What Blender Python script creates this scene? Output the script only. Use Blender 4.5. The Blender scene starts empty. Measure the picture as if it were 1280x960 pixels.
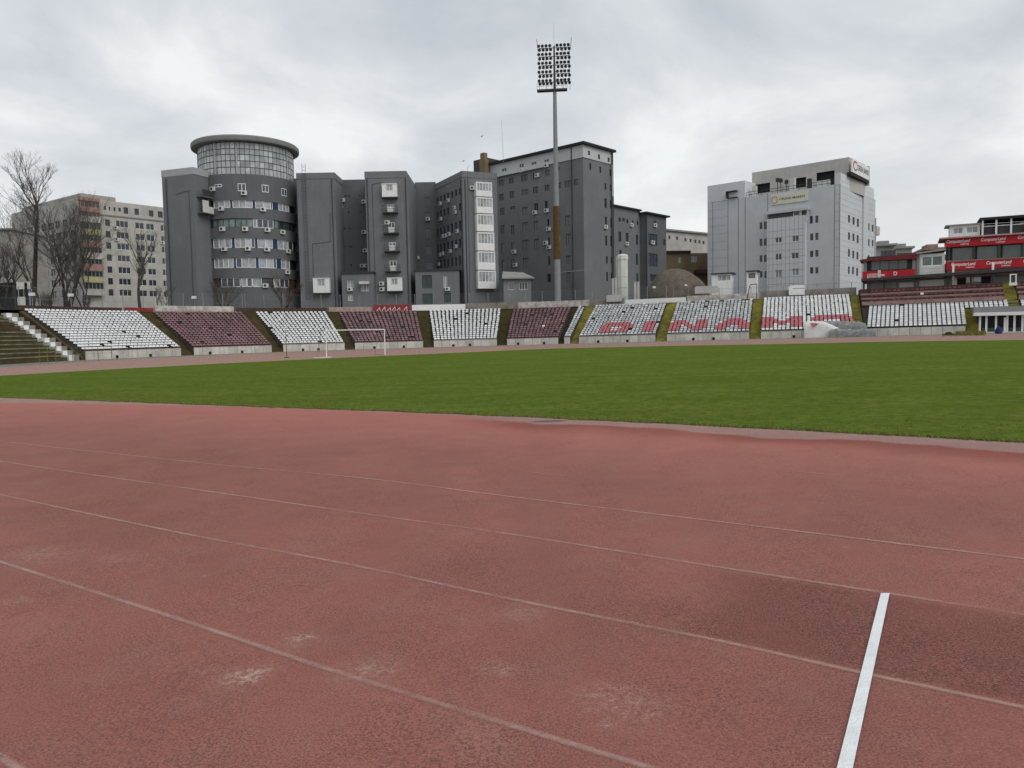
import bpy, math, random
from mathutils import Vector, Matrix, noise
random.seed(11)
sc = bpy.context.scene
COL = sc.collection
R = math.radians
# ------------------------------------------------------------------ camera frame (photogrammetry of the photo)
FPX = 960.0
CAM = Vector((0, 0, 1.6))
_p, _r = math.atan(63 / 960), 0.0187
f_ = Vector((0, math.cos(_p), -math.sin(_p)))
_u0 = Vector((0, math.sin(_p), math.cos(_p)))
_r0 = Vector((1, 0, 0))
u_ = _u0 * math.cos(_r) + _r0 * math.sin(_r)
r_ = _r0 * math.cos(_r) - _u0 * math.sin(_r)


def ray(px, py):
    return f_ + r_ * ((px - 640) / FPX) + u_ * ((480 - py) / FPX)


def g(X):
    X = max(-75, min(85, X))
    s = math.sqrt(X * X + 100)
    return .0063 * (X + s) - .0025 * (s - X) - .04


def ghit(px, py):
    d = ray(px, py)
    z = 0
    for _ in range(12):
        t = (z - CAM.z) / d.z
        P = CAM + d * t
        z = g(P.x)
    return Vector((P.x, P.y, z))


def at(px, py, Y):
    d = ray(px, py)
    return CAM + d * (Y / d.y)


class Face:
    """vertical plane: origin o, horizontal tangent T (viewer's left to right), depth N pointing away"""
    def __init__(s, o, T):
        s.o = Vector((o[0], o[1], 0)); T = Vector((T[0], T[1], 0)).normalized()
        s.T = T; s.N = Vector((-T.y, T.x, 0))
    def uv(s, px, py, d=0):
        q = s.o + s.N * d; dr = ray(px, py)
        k = (q - CAM).dot(s.N) / dr.dot(s.N)
        P = CAM + dr * k
        return (P - s.o).dot(s.T), P.z
    def rect(s, x0, y0, x1, y1, d=0):
        ym, xm = (y0 + y1) / 2, (x0 + x1) / 2
        return (s.uv(x0, ym, d)[0], s.uv(x1, ym, d)[0], s.uv(xm, y1, d)[1], s.uv(xm, y0, d)[1])
    def pt(s, t, h, d=0):
        return s.o + s.T * t + s.N * d + Vector((0, 0, h))


# ------------------------------------------------------------------ materials
def nd(nt, typ, **kw):
    n = nt.nodes.new(typ)
    for k, v in kw.items():
        if k in n.inputs: n.inputs[k].default_value = v
        else: setattr(n, k, v)
    return n


def mat(name, col, rough=.8, var=.25, scale=1.5, streak=0, bump=0, bscale=20, spec=.3, col2=None, metallic=0, rnd=0, sheen=0, coat=0):
    m = bpy.data.materials.new(name); m.use_nodes = True
    nt = m.node_tree; b = nt.nodes['Principled BSDF']
    b.inputs['Roughness'].default_value = rough
    b.inputs['Specular IOR Level'].default_value = spec
    b.inputs['Metallic'].default_value = metallic
    if sheen:
        b.inputs['Sheen Weight'].default_value = sheen
        b.inputs['Sheen Roughness'].default_value = .6
    c2 = col2 or tuple(c * (1 - var) for c in col)
    geo = nd(nt, 'ShaderNodeNewGeometry')
    n1 = nd(nt, 'ShaderNodeTexNoise', Scale=scale, Detail=6, Roughness=.65)
    nt.links.new(geo.outputs['Position'], n1.inputs['Vector'])
    ramp = nd(nt, 'ShaderNodeMapRange'); ramp.inputs[1].default_value = .35; ramp.inputs[2].default_value = .68
    nt.links.new(n1.outputs['Fac'], ramp.inputs[0])
    mix = nd(nt, 'ShaderNodeMix', data_type='RGBA')
    mix.inputs[6].default_value = (*col, 1); mix.inputs[7].default_value = (*c2, 1)
    nt.links.new(ramp.outputs[0], mix.inputs[0])
    out = mix.outputs[2]
    if streak:
        mp = nd(nt, 'ShaderNodeMapping'); mp.inputs['Scale'].default_value = (1.3, 1.3, .07)
        nt.links.new(geo.outputs['Position'], mp.inputs[0])
        n2 = nd(nt, 'ShaderNodeTexNoise', Scale=2.2, Detail=5, Roughness=.7)
        nt.links.new(mp.outputs[0], n2.inputs['Vector'])
        r2 = nd(nt, 'ShaderNodeMapRange'); r2.inputs[1].default_value = .48; r2.inputs[2].default_value = .8
        r2.inputs[4].default_value = streak
        nt.links.new(n2.outputs['Fac'], r2.inputs[0])
        mx = nd(nt, 'ShaderNodeMix', data_type='RGBA'); mx.inputs[7].default_value = (*[c * .45 for c in col], 1)
        nt.links.new(r2.outputs[0], mx.inputs[0]); nt.links.new(out, mx.inputs[6]); out = mx.outputs[2]
    if rnd:
        mm = nd(nt, 'ShaderNodeMapRange'); mm.inputs[3].default_value = 1 - rnd; mm.inputs[4].default_value = 1 + rnd * .4
        nt.links.new(geo.outputs['Random Per Island'], mm.inputs[0])
        hs = nd(nt, 'ShaderNodeVectorMath', operation='SCALE')
        nt.links.new(out, hs.inputs[0]); nt.links.new(mm.outputs[0], hs.inputs['Scale']); out = hs.outputs[0]
    nt.links.new(out, b.inputs['Base Color'])
    if bump:
        n3 = nd(nt, 'ShaderNodeTexNoise', Scale=bscale, Detail=4)
        nt.links.new(geo.outputs['Position'], n3.inputs['Vector'])
        bp = nd(nt, 'ShaderNodeBump', Strength=bump, Distance=.02)
        nt.links.new(n3.outputs['Fac'], bp.inputs['Height']); nt.links.new(bp.outputs[0], b.inputs['Normal'])
    return m


M = {}
M['dark'] = mat('dark_render', (.172, .177, .185), .85, .16, .22, streak=.3)
M['darker'] = mat('dark_render_coarse', (.13, .134, .142), .85, .18, .3, streak=.3)
M['attic'] = mat('attic_white', (.5, .51, .52), .8, .12, .6, streak=.2)
M['roofdark'] = mat('roof_felt', (.03, .03, .032), .9, .3)
M['lightcap'] = mat('light_cap', (.38, .39, .4), .8, .15)
M['white'] = mat('white_paint', (.78, .78, .77), .6, .12, 2, streak=.15)
M['offwhite'] = mat('offwhite_paint', (.6, .6, .57), .7, .2, 1.2, streak=.25)
M['pvc'] = mat('white_plastic_frame', (.74, .75, .76), .4, .06)
M['pane'] = mat('window_glass', (.045, .052, .06), .08, .5, .9, spec=.6, rnd=.5)
M['panelight'] = mat('curtained_glass', (.46, .48, .5), .2, .5, 1.3, spec=.5, rnd=.5)
M['paneblue'] = mat('bluish_glass', (.08, .1, .14), .1, .5, .9, spec=.6, rnd=.5)
M['panegreen'] = mat('greenish_glass', (.2, .27, .25), .15, .5, 1.1, spec=.5, rnd=.6)
M['bluepanel'] = mat('blue_panel', (.022, .036, .105), .4, .2)
M['curtain'] = mat('curtain_wall_glass', (.5, .53, .535), .15, .45, .6, spec=.6, rnd=.4)
M['mullion'] = mat('dark_mullion', (.06, .075, .08), .5, .2)
M['steel'] = mat('galvanised_steel', (.25, .265, .28), .5, .15, 3)
M['mast'] = mat('mast_paint', (.225, .24, .25), .55, .15, 1.2)
M['rust'] = mat('rust_wrap', (.11, .065, .025), .9, .35, 1.5)
M['iron'] = mat('dark_iron', (.045, .046, .05), .6, .3)
M['lamp'] = mat('lamp_housing', (.055, .055, .06), .4, .2)
M['ac'] = mat('air_conditioner_casing', (.6, .6, .58), .5, .1)
M['concrete'] = mat('concrete', (.3, .285, .255), .9, .4, .8, streak=.4, bump=.3)
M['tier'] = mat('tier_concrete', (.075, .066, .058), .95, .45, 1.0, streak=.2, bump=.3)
M['frontwall'] = mat('front_wall_concrete', (.60, .575, .52), .9, .3, 1.0, streak=.55, bump=.2, rnd=.18)
M['maroontier'] = mat('maroon_tier', (.10, .042, .042), .9, .4, 1.5)
M['coping'] = mat('coping_maroon', (.13, .07, .065), .9, .4)
M['moss'] = mat('mossy_steps', (.085, .07, .028), 1, .5, .9, bump=.3)
M['yellow'] = mat('yellow_worn_steps', (.3, .27, .055), .95, .6, .9, col2=(.12, .105, .03), bump=.2)
M['brownstep'] = mat('brown_steps', (.07, .052, .032), 1, .5, 1, bump=.2)
M['plank'] = mat('weathered_planks', (.27, .26, .2), 1, .6, .9, col2=(.085, .085, .05), streak=.3, bump=.3)
M['maroonplank'] = mat('maroon_planks', (.14, .065, .05), 1, .5, .9)
M['w_seat'] = mat('white_seat_plastic', (.76, .77, .78), .5, .22, .9, rnd=.12)
M['m_seat'] = mat('maroon_seat_plastic', (.29, .165, .185), .6, .4, .5, col2=(.15, .085, .1), rnd=.35)
M['r_seat'] = mat('red_seat_plastic', (.56, .19, .22), .6, .25, 1.2, rnd=.25)
M['d_seat'] = mat('broken_seat', (.02, .02, .02), .8, .2)
M['ledge'] = mat('pink_concrete', (.33, .22, .2), .9, .4, 1.2, streak=.3)
M['redbanner'] = mat('red_banner', (.46, .012, .022), .5, .3, .8)
M['redroof'] = mat('red_fascia', (.16, .022, .025), .7, .3)
M['whitetext'] = mat('white_lettering', (.85, .82, .82), .6, .1)
M['darktext'] = mat('dark_lettering', (.05, .05, .055), .6, .1)
M['redtext'] = mat('red_lettering', (.4, .03, .04), .6, .1)
M['goldtext'] = mat('gold_lettering', (.3, .25, .1), .6, .1)
M['cream'] = mat('cream_sign', (.66, .64, .52), .6, .12, .8)
M['redwall'] = mat('red_painted_wall', (.29, .04, .042), .8, .4, 1.5)
M['brick'] = mat('redbrown_wall', (.085, .055, .045), .95, .5, 1.5)
M['ochre'] = mat('ochre_render', (.2, .155, .09), .95, .2, .5, streak=.25)
M['cladding'] = mat('grey_panel_cladding', (.54, .56, .59), .6, .1, .3, streak=.12)
M['cladlight'] = mat('light_panel_cladding', (.60, .62, .655), .6, .08, .3, streak=.08)
M['beton'] = mat('rooftop_concrete', (.47, .455, .43), .9, .15, .6, streak=.3)
M['flat'] = mat('apartment_render', (.48, .46, .425), .9, .25, .4, streak=.3)
M['flatgrey'] = mat('apartment_render_grey', (.36, .34, .31), .9, .25, .4, streak=.35)
M['salmon'] = mat('salmon_balcony', (.36, .215, .18), .9, .3)
M['yellowbal'] = mat('yellow_balcony', (.46, .42, .22), .9, .3)
M['bark'] = mat('dark_bark', (.05, .043, .037), 1, .4, 3)
M['twig'] = mat('bare_twigs', (.105, .092, .08), 1, .3, 3)
M['redtwig'] = mat('reddish_twigs', (.085, .05, .035), 1, .3, 3)
M['mound'] = mat('brown_dome_membrane', (.15, .125, .1), 1, .5, 1.1, streak=.3, bump=.3)
M['tarpgrey'] = mat('grey_tarp', (.27, .275, .27), .6, .55, 2.2, bump=.9, bscale=5)
M['tarpwhite'] = mat('white_tarp', (.66, .66, .65), .6, .2, 1, bump=.5, bscale=4)
M['asphalt'] = mat('pale_asphalt', (.2, .185, .17), .95, .25, .4, bump=.2)
M['soil'] = mat('embankment_soil', (.1, .09, .065), 1, .5, .3, col2=(.06, .065, .03))
M['weeds'] = mat('dry_yellow_weeds', (.2, .185, .04), 1, .4, 2)
M['tank'] = mat('tank_white', (.62, .63, .6), .6, .12, .8, streak=.3)
M['panetint'] = mat('tinted_glass', (.075, .098, .092), .12, .4, .6, spec=.6)
M['blue'] = mat('blue_fabric', (.02, .025, .13), .8, .3)
M['black'] = mat('black_rubber', (.015, .015, .017), .8, .3)
M['dust'] = mat('metal_roof_grey', (.3, .3, .29), .7, .3)
M['plaster'] = mat('plaster_grey', (.22, .225, .225), .9, .2, .6, streak=.2)
M['graffiti'] = mat('painted_parapet', (.6, .58, .55), .9, .5, 1.6, col2=(.24, .2, .18), streak=.5)
M['graffitidark'] = mat('weathered_parapet', (.27, .245, .22), .9, .5, 1.1, col2=(.15, .13, .11), streak=.4)
M['pinkwall'] = mat('faded_pink_parapet', (.3, .19, .175), .9, .5, 1.4, col2=(.4, .36, .33), streak=.4)


# ------------------------------------------------------------------ mesh builder
class MB:
    def __init__(s):
        s.v = []; s.f = []; s.mi = []
    def quad(s, a, b, c, d, mi=0):
        n = len(s.v); s.v += [Vector(a), Vector(b), Vector(c), Vector(d)]; s.f.append((n, n + 1, n + 2, n + 3)); s.mi.append(mi)
    def poly(s, pts, mi=0):
        n = len(s.v); s.v += [Vector(p) for p in pts]; s.f.append(tuple(range(n, n + len(pts)))); s.mi.append(mi)
    def hexa(s, p, mi=0):
        """8 points: 0-3 bottom ring, 4-7 top ring"""
        n = len(s.v); s.v += [Vector(q) for q in p]
        for fc in ((3, 2, 1, 0), (4, 5, 6, 7), (0, 1, 5, 4), (1, 2, 6, 5), (2, 3, 7, 6), (3, 0, 4, 7)):
            s.f.append(tuple(n + i for i in fc)); s.mi.append(mi)
    def fbox(s, F, t0, t1, h0, h1, d0, d1, mi=0):
        s.hexa([F.pt(t0, h0, d0), F.pt(t1, h0, d0), F.pt(t1, h0, d1), F.pt(t0, h0, d1),
                F.pt(t0, h1, d0), F.pt(t1, h1, d0), F.pt(t1, h1, d1), F.pt(t0, h1, d1)], mi)
    def box(s, c, sz, rz=0, mi=0):
        c = Vector(c); m = Matrix.Rotation(rz, 3, 'Z'); x, y, z = [k / 2 for k in sz]
        s.hexa([c + m @ Vector(q) for q in ((-x, -y, -z), (x, -y, -z), (x, y, -z), (-x, y, -z), (-x, -y, z), (x, -y, z), (x, y, z), (-x, y, z))], mi)
    def tube(s, a, b, ra, rb=None, n=6, mi=0, cap=True):
        a, b = Vector(a), Vector(b); rb = ra if rb is None else rb
        ax = (b - a)
        if ax.length < 1e-6: return
        ax.normalize()
        x = ax.orthogonal().normalized(); y = ax.cross(x)
        k = len(s.v)
        for P, rr in ((a, ra), (b, rb)):
            for i in range(n):
                w = 2 * math.pi * i / n
                s.v.append(P + x * (rr * math.cos(w)) + y * (rr * math.sin(w)))
        for i in range(n):
            j = (i + 1) % n
            s.f.append((k + i, k + j, k + n + j, k + n + i)); s.mi.append(mi)
        if cap:
            s.f.append(tuple(k + i for i in reversed(range(n)))); s.mi.append(mi)
            s.f.append(tuple(k + n + i for i in range(n))); s.mi.append(mi)
    def lathe(s, prof, c, n=32, a0=0, a1=2 * math.pi, mi=0):
        """prof: list of (radius, z)"""
        c = Vector((c[0], c[1], 0)); k = len(s.v); full = abs(a1 - a0 - 2 * math.pi) < 1e-6
        m = n if full else n + 1
        for rr, z in prof:
            for i in range(m):
                w = a0 + (a1 - a0) * i / n
                s.v.append(c + Vector((rr * math.cos(w), rr * math.sin(w), z)))
        for j in range(len(prof) - 1):
            for i in range(n):
                i2 = (i + 1) % m
                s.f.append((k + j * m + i, k + j * m + i2, k + (j + 1) * m + i2, k + (j + 1) * m + i)); s.mi.append(mi)
    def build(s, name, mats, parent=None, smooth=False, origin=None):
        me = bpy.data.meshes.new(name)
        o0 = Vector(origin) if origin is not None else Vector((0, 0, 0))
        me.from_pydata([tuple(v - o0) for v in s.v], [], s.f)
        if not isinstance(mats, (list, tuple)): mats = [mats]
        for q in mats: me.materials.append(M[q] if isinstance(q, str) else q)
        if len(mats) > 1: me.polygons.foreach_set('material_index', s.mi)
        if smooth: me.polygons.foreach_set('use_smooth', [True] * len(me.polygons))
        me.update()
        o = bpy.data.objects.new(name, me); COL.objects.link(o)
        if parent is not None:
            o.parent = parent
            o.matrix_parent_inverse = Matrix.Translation(-Vector(parent.matrix_basis.translation)) if origin is None else Matrix.Identity(4)
            if origin is not None: o.location = o0 - Vector(parent.matrix_basis.translation)
        elif origin is not None: o.location = o0
        return o


def thing(name, loc, label, cat, group=None):
    o = bpy.data.objects.new(name, None); COL.objects.link(o); o.location = loc; o.empty_display_size = .3
    o['label'] = label; o['category'] = cat
    if group: o['group'] = group
    return o


def tag(o, label, cat, group=None):
    o['label'] = label; o['category'] = cat
    if group: o['group'] = group
    return o


def struct(o):
    o['kind'] = 'structure'; return o


_fontcache = {}
def text_tris(s, shear=0):
    if (s, shear) in _fontcache: return _fontcache[(s, shear)]
    cu = bpy.data.curves.new('lettering', 'FONT'); cu.body = s; cu.size = 1; cu.shear = shear; cu.offset = .012
    ob = bpy.data.objects.new('lettering', cu)
    me = bpy.data.meshes.new_from_object(ob)
    vs = [v.co.copy() for v in me.vertices]; fs = [tuple(p.vertices) for p in me.polygons]
    bpy.data.objects.remove(ob); bpy.data.curves.remove(cu); bpy.data.meshes.remove(me)
    w = max(v.x for v in vs) - min(v.x for v in vs); x0 = min(v.x for v in vs)
    h = max(v.y for v in vs); 
    _fontcache[(s, shear)] = (vs, fs, w, x0, h)
    return _fontcache[(s, shear)]


def text(mb, F, s, t0, t1, h0, h1, d, shear=0, mi=0):
    """lettering stretched into a rectangle of a wall face, 2 cm proud is the caller's d"""
    vs, fs, w, x0, h = text_tris(s, shear)
    k = len(mb.v)
    for v in vs:
        mb.v.append(F.pt(t0 + (v.x - x0) / w * (t1 - t0), h0 + v.y / h * (h1 - h0), d))
    for q in fs:
        mb.f.append(tuple(k + i for i in q)); mb.mi.append(mi)


# ------------------------------------------------------------------ world, sun, camera
SUN_EL, SUN_AZ = R(42), R(138)      # azimuth clockwise from +Y
w = bpy.data.worlds.new('World'); sc.world = w; w.use_nodes = True
nt = w.node_tree; bg = nt.nodes['Background']
sky = nd(nt, 'ShaderNodeTexSky', sky_type='NISHITA'); sky.sun_disc = False
sky.sun_elevation = SUN_EL; sky.sun_rotation = SUN_AZ; sky.air_density = 1; sky.dust_density = 3
tc = nd(nt, 'ShaderNodeTexCoord')
sep = nd(nt, 'ShaderNodeSeparateXYZ'); nt.links.new(tc.outputs['Generated'], sep.inputs[0])
zz = nd(nt, 'ShaderNodeMath', operation='ADD'); nt.links.new(sep.outputs[2], zz.inputs[0]); zz.inputs[1].default_value = .38
zm = nd(nt, 'ShaderNodeMath', operation='MAXIMUM'); nt.links.new(zz.outputs[0], zm.inputs[0]); zm.inputs[1].default_value = .06
dv = nd(nt, 'ShaderNodeVectorMath', operation='DIVIDE'); nt.links.new(tc.outputs['Generated'], dv.inputs[0])
cmb = nd(nt, 'ShaderNodeCombineXYZ'); nt.links.new(zm.outputs[0], cmb.inputs[0]); nt.links.new(zm.outputs[0], cmb.inputs[1]); cmb.inputs[2].default_value = 1
nt.links.new(cmb.outputs[0], dv.inputs[1])
mp = nd(nt, 'ShaderNodeMapping'); mp.inputs['Scale'].default_value = (1.0, .95, .4); mp.inputs['Location'].default_value = (3.1, 1.7, .4); mp.inputs['Rotation'].default_value = (0, 0, R(-25))
nt.links.new(dv.outputs[0], mp.inputs[0])
cn = nd(nt, 'ShaderNodeTexNoise', Scale=2.1, Detail=10, Roughness=.54, Distortion=.3); nt.links.new(mp.outputs[0], cn.inputs['Vector'])
cr = nd(nt, 'ShaderNodeValToRGB'); nt.links.new(cn.outputs['Fac'], cr.inputs[0])
cr.color_ramp.elements[0].position = .33; cr.color_ramp.elements[0].color = (.50, .535, .575, 1)
cr.color_ramp.elements[1].position = .64; cr.color_ramp.elements[1].color = (.85, .865, .86, 1)
e = cr.color_ramp.elements.new(.5); e.color = (.66, .69, .72, 1)
# the cloud deck thins towards the horizon
hz = nd(nt, 'ShaderNodeMapRange'); hz.inputs[1].default_value = .0; hz.inputs[2].default_value = .26; hz.inputs[3].default_value = .6; hz.inputs[4].default_value = 0
nt.links.new(sep.outputs[2], hz.inputs[0])
hm = nd(nt, 'ShaderNodeMix', data_type='RGBA'); hm.inputs[7].default_value = (.88, .89, .87, 1)
nt.links.new(hz.outputs[0], hm.inputs[0]); nt.links.new(cr.outputs[0], hm.inputs[6])
sc10 = nd(nt, 'ShaderNodeVectorMath', operation='SCALE'); sc10.inputs['Scale'].default_value = 11.0; nt.links.new(hm.outputs[2], sc10.inputs[0])
mx = nd(nt, 'ShaderNodeMix', data_type='RGBA'); mx.inputs[0].default_value = .94
nt.links.new(sky.outputs[0], mx.inputs[6]); nt.links.new(sc10.outputs[0], mx.inputs[7])
nt.links.new(mx.outputs[2], bg.inputs['Color']); bg.inputs['Strength'].default_value = .1

sl = bpy.data.lights.new('sun', 'SUN'); sl.energy = 1.3; sl.angle = R(40); sl.color = (1, .97, .92)
so = bpy.data.objects.new('sun', sl); COL.objects.link(so)
sdir = Vector((math.sin(SUN_AZ) * math.cos(SUN_EL), math.cos(SUN_AZ) * math.cos(SUN_EL), math.sin(SUN_EL)))
so.rotation_euler = (-sdir).to_track_quat('-Z', 'Y').to_euler(); so.location = sdir * 80

cd = bpy.data.cameras.new('camera'); cam = bpy.data.objects.new('camera', cd); COL.objects.link(cam)
cd.sensor_width = 36; cd.lens = 27; cd.clip_end = 3000; cd.clip_start = .05
mw = Matrix((r_, u_, -f_)).transposed().to_4x4(); mw.translation = CAM; cam.matrix_world = mw
sc.camera = cam
sc.view_settings.view_transform = 'Standard'; sc.view_settings.look = 'None'
sc.view_settings.exposure = 0; sc.view_settings.gamma = 1

# ------------------------------------------------------------------ the rail of the stands
RC = Vector((-4.3, 68)); RR = 40.0
N1a, N2a = R(20), R(27)
P1 = RC + RR * Vector((math.sin(N1a), math.cos(N1a)))
T1 = Vector((math.cos(N1a), -math.sin(N1a)))
P2 = P1 + T1 * 36
T2 = Vector((math.cos(N2a), -math.sin(N2a)))


def rail(q, d=0):
    """q<=20: degrees on the curved end; 20..56: metres on the straight; >56: metres along the main stand. d: outwards."""
    if q <= 20:
        th = R(q); P = RC + RR * Vector((math.sin(th), math.cos(th)))
        a = q
        if q < -30: a = q * (1 - .18 * (-q - 30) / 46)
        n = Vector((math.sin(R(a)), math.cos(R(a))))
    elif q <= 56:
        P = P1 + T1 * (q - 20); n = Vector((math.sin(N1a), math.cos(N1a)))
    else:
        P = P2 + T2 * (q - 56); n = Vector((math.sin(N2a), math.cos(N2a)))
    X = P + n * d
    return Vector((X.x, X.y, g(P.x))), n


def rp(q, d, z):
    P, n = rail(q, d); return Vector((P.x, P.y, P.z + z))


def lin(a, b, n):
    return [a + (b - a) * i / n for i in range(n + 1)]


WALLH, RISE, RD, NR = .95, .28, .62, 16
TOP = WALLH + NR * RISE; LEN = NR * RD


def sweep(mb, q0, q1, prof, n, mi=0, caps=True):
    """sweep a (d,z) profile along the rail"""
    qs = lin(q0, q1, n); k = len(mb.v); m = len(prof)
    for q in qs:
        for d, z in prof: mb.v.append(rp(q, d, z))
    for i in range(n):
        for j in range(m - 1):
            a = k + i * m + j
            mb.f.append((a, a + m, a + m + 1, a + 1)); mb.mi.append(mi)
    if caps:
        mb.f.append(tuple(k + j for j in range(m))); mb.mi.append(mi)
        mb.f.append(tuple(k + n * m + j for j in reversed(range(m)))); mb.mi.append(mi)


# ------------------------------------------------------------------ ground sheets
def interp(pts, x):
    if x <= pts[0][0]: i = 0
    elif x >= pts[-1][0]: i = len(pts) - 2
    else: i = max(j for j in range(len(pts) - 1) if pts[j][0] <= x)
    (x0, y0), (x1, y1) = pts[i], pts[i + 1]
    return y0 + (y1 - y0) * (x - x0) / (x1 - x0)


def sheet(name, xs, ylo, yhi, ny, dz, m):
    mb = MB(); k = ny + 1
    for x in xs:
        a, b = ylo(x), yhi(x)
        for j in range(k):
            y = a + (b - a) * j / ny
            mb.v.append(Vector((x, y, g(x) + dz)))
    for i in range(len(xs) - 1):
        for j in range(ny):
            a = i * k + j
            mb.f.append((a, a + k, a + k + 1, a + 1)); mb.mi.append(0)
    return mb.build(name, m)


# base ground out to the horizon
mb = MB(); xs = [-2500, -600, -200] + lin(-90, 95, 37) + [200, 600, 2500]
ys = [-400, -60, -20, 0, 40, 80, 120, 200, 500, 3000]
for x in xs:
    for y in ys: mb.v.append(Vector((x, y, g(x) - .012)))
for i in range(len(xs) - 1):
    for j in range(len(ys) - 1):
        a = i * len(ys) + j; mb.f.append((a, a + len(ys), a + len(ys) + 1, a + 1)); mb.mi.append(0)
struct(mb.build('ground', 'asphalt'))

near_px = [(-260, 487), (-120, 492.5), (0, 497), (160, 502.5), (320, 508.5), (480, 514), (640, 520.5), (800, 528), (960, 536), (1120, 544.5), (1280, 553.5), (1500, 566), (1800, 585)]
NE = [(P.x, P.y) for P in (ghit(*p) for p in near_px)]
far_px = [(-260, 485.5), (-120, 477), (0, 469.8), (125, 462.6), (250, 456), (358, 450.5), (480, 445), (569, 441.2), (640, 438), (700, 435.6), (830, 432.6), (960, 430.5), (1097, 427.5), (1200, 426), (1290, 425), (1500, 420.5), (1600, 418)]
FE = [(P.x, P.y) for P in (ghit(*p) for p in far_px)]
FE.sort()


def ntrack(x):
    r = RR - 5.8
    if x < RC.x + r * math.sin(N1a):
        v = r * r - (x - RC.x) ** 2
        return RC.y + math.sqrt(max(v, 0))
    Q = RC + Vector((math.sin(N1a), math.cos(N1a))) * r
    return Q.y - math.tan(N1a) * (x - Q.x)


def track_material():
    m = bpy.data.materials.new('tartan_track'); m.use_nodes = True
    nt = m.node_tree; b = nt.nodes['Principled BSDF']; L = nt.links.new
    geo = nd(nt, 'ShaderNodeNewGeometry'); pos = geo.outputs['Position']
    sp = nd(nt, 'ShaderNodeSeparateXYZ'); L(pos, sp.inputs[0])

    def mth(op, a, b=None, c=None, clamp=False):
        n = nd(nt, 'ShaderNodeMath', operation=op); n.use_clamp = clamp
        for i, v in enumerate((a, b, c)):
            if v is None: continue
            if isinstance(v, (int, float)): n.inputs[i].default_value = v
            else: L(v, n.inputs[i])
        return n.outputs[0]

    def mr(v, a, b, c=0, d=1, smooth=True):
        n = nd(nt, 'ShaderNodeMapRange'); n.interpolation_type = 'SMOOTHSTEP' if smooth else 'LINEAR'
        L(v, n.inputs[0])
        for i, k in enumerate((a, b, c, d)): n.inputs[i + 1].default_value = k
        return n.outputs[0]

    def nz(scale, detail=5, rough=.6, vec=None, dist=0):
        n = nd(nt, 'ShaderNodeTexNoise', Scale=scale, Detail=detail, Roughness=rough, Distortion=dist)
        L(vec or pos, n.inputs['Vector']); return n.outputs['Fac']

    def mixc(fac, a, b):
        n = nd(nt, 'ShaderNodeMix', data_type='RGBA')
        L(fac, n.inputs[0]) if not isinstance(fac, float) else setattr(n.inputs[0], 'default_value', fac)
        for i, v in ((6, a), (7, b)):
            if isinstance(v, tuple): n.inputs[i].default_value = (*v, 1)
            else: L(v, n.inputs[i])
        return n.outputs[2]
    base = mixc(mr(nz(.35, 6, .6), .3, .7), (.322, .126, .102), (.258, .100, .083))
    base = mixc(mr(nz(2.2, 5, .65), .45, .75, 0, .5), base, (.295, .150, .124))
    base = mixc(mr(nz(7, 4, .7), .5, .75, 0, .3), base, (.19, .08, .072))
    # along-lane coordinates
    A, B = ghit(640, 749.8), ghit(1073, 840.8); dl = (A - B).normalized()
    nl = Vector((-dl.y, dl.x)); 
    if nl.y < 0: nl = -nl
    nzp = mth('MULTIPLY', mth('SUBTRACT', nz(3.2, 5, .7), .5), .5)
    v = mth('ADD', mth('MULTIPLY', sp.outputs[0], nl.x), mth('MULTIPLY', sp.outputs[1], nl.y))
    u = mth('ADD', mth('MULTIPLY', sp.outputs[0], -dl.x), mth('MULTIPLY', sp.outputs[1], -dl.y))
    vB = nl.x * ghit(1073, 840.8).x + nl.y * ghit(1073, 840.8).y
    vC = nl.x * ghit(1105, 741).x + nl.y * ghit(1105, 741).y
    uu = lambda p: -dl.x * p.x - dl.y * p.y
    uP = uu(ghit(860, 745))
    # damp darker rubber in one lane
    m1 = mth('MULTIPLY', mr(mth('ADD', v, mth('MULTIPLY', nzp, .25)), vB - .02, vB + .1), mr(mth('ADD', v, mth('MULTIPLY', nzp, .2)), vC - .12, vC + .02, 1, 0))
    m1 = mth('MULTIPLY', m1, mr(mth('ADD', u, nzp), uP - .25, uP + .5))
    m1 = mth('MULTIPLY', m1, mr(nz(1.6, 5, .7), .2, .6, .55, 1))
    base = mixc(mth('MULTIPLY', m1, .52), base, (.155, .052, .046))
    # silt and damp along the grass edge:  d = edge(X) - Y
    # quadratic through three edge points
    E = [ghit(400, 511), ghit(800, 528), ghit(1280, 553.5)]
    (x0, y0), (x1, y1), (x2, y2) = [(p.x, p.y) for p in E]
    a2 = ((y2 - y0) / (x2 - x0) - (y1 - y0) / (x1 - x0)) / (x2 - x1)
    b1 = (y1 - y0) / (x1 - x0) - a2 * (x0 + x1); c0 = y0 - b1 * x0 - a2 * x0 * x0
    edge = mth('ADD', mth('MULTIPLY', mth('MULTIPLY', sp.outputs[0], sp.outputs[0]), a2), mth('ADD', mth('MULTIPLY', sp.outputs[0], b1), c0))
    dd = mth('SUBTRACT', edge, sp.outputs[1])
    wv = nd(nt, 'ShaderNodeVectorMath', operation='MULTIPLY'); wv.inputs[1].default_value = (.5, .5, .5); L(pos, wv.inputs[0])
    lown = mth('MULTIPLY', mth('SUBTRACT', nz(.45, 3, .5), .5), 1.9)
    dn = mth('ADD', dd, mth('ADD', lown, mth('MULTIPLY', nzp, .4)))
    rightof = mr(sp.outputs[0], ghit(560, 519).x, ghit(650, 522).x)
    silt = mth('MULTIPLY', mth('MULTIPLY', mr(dn, .95, 1.12, 1, 0), rightof), mr(dn, -3, -.2))
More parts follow.
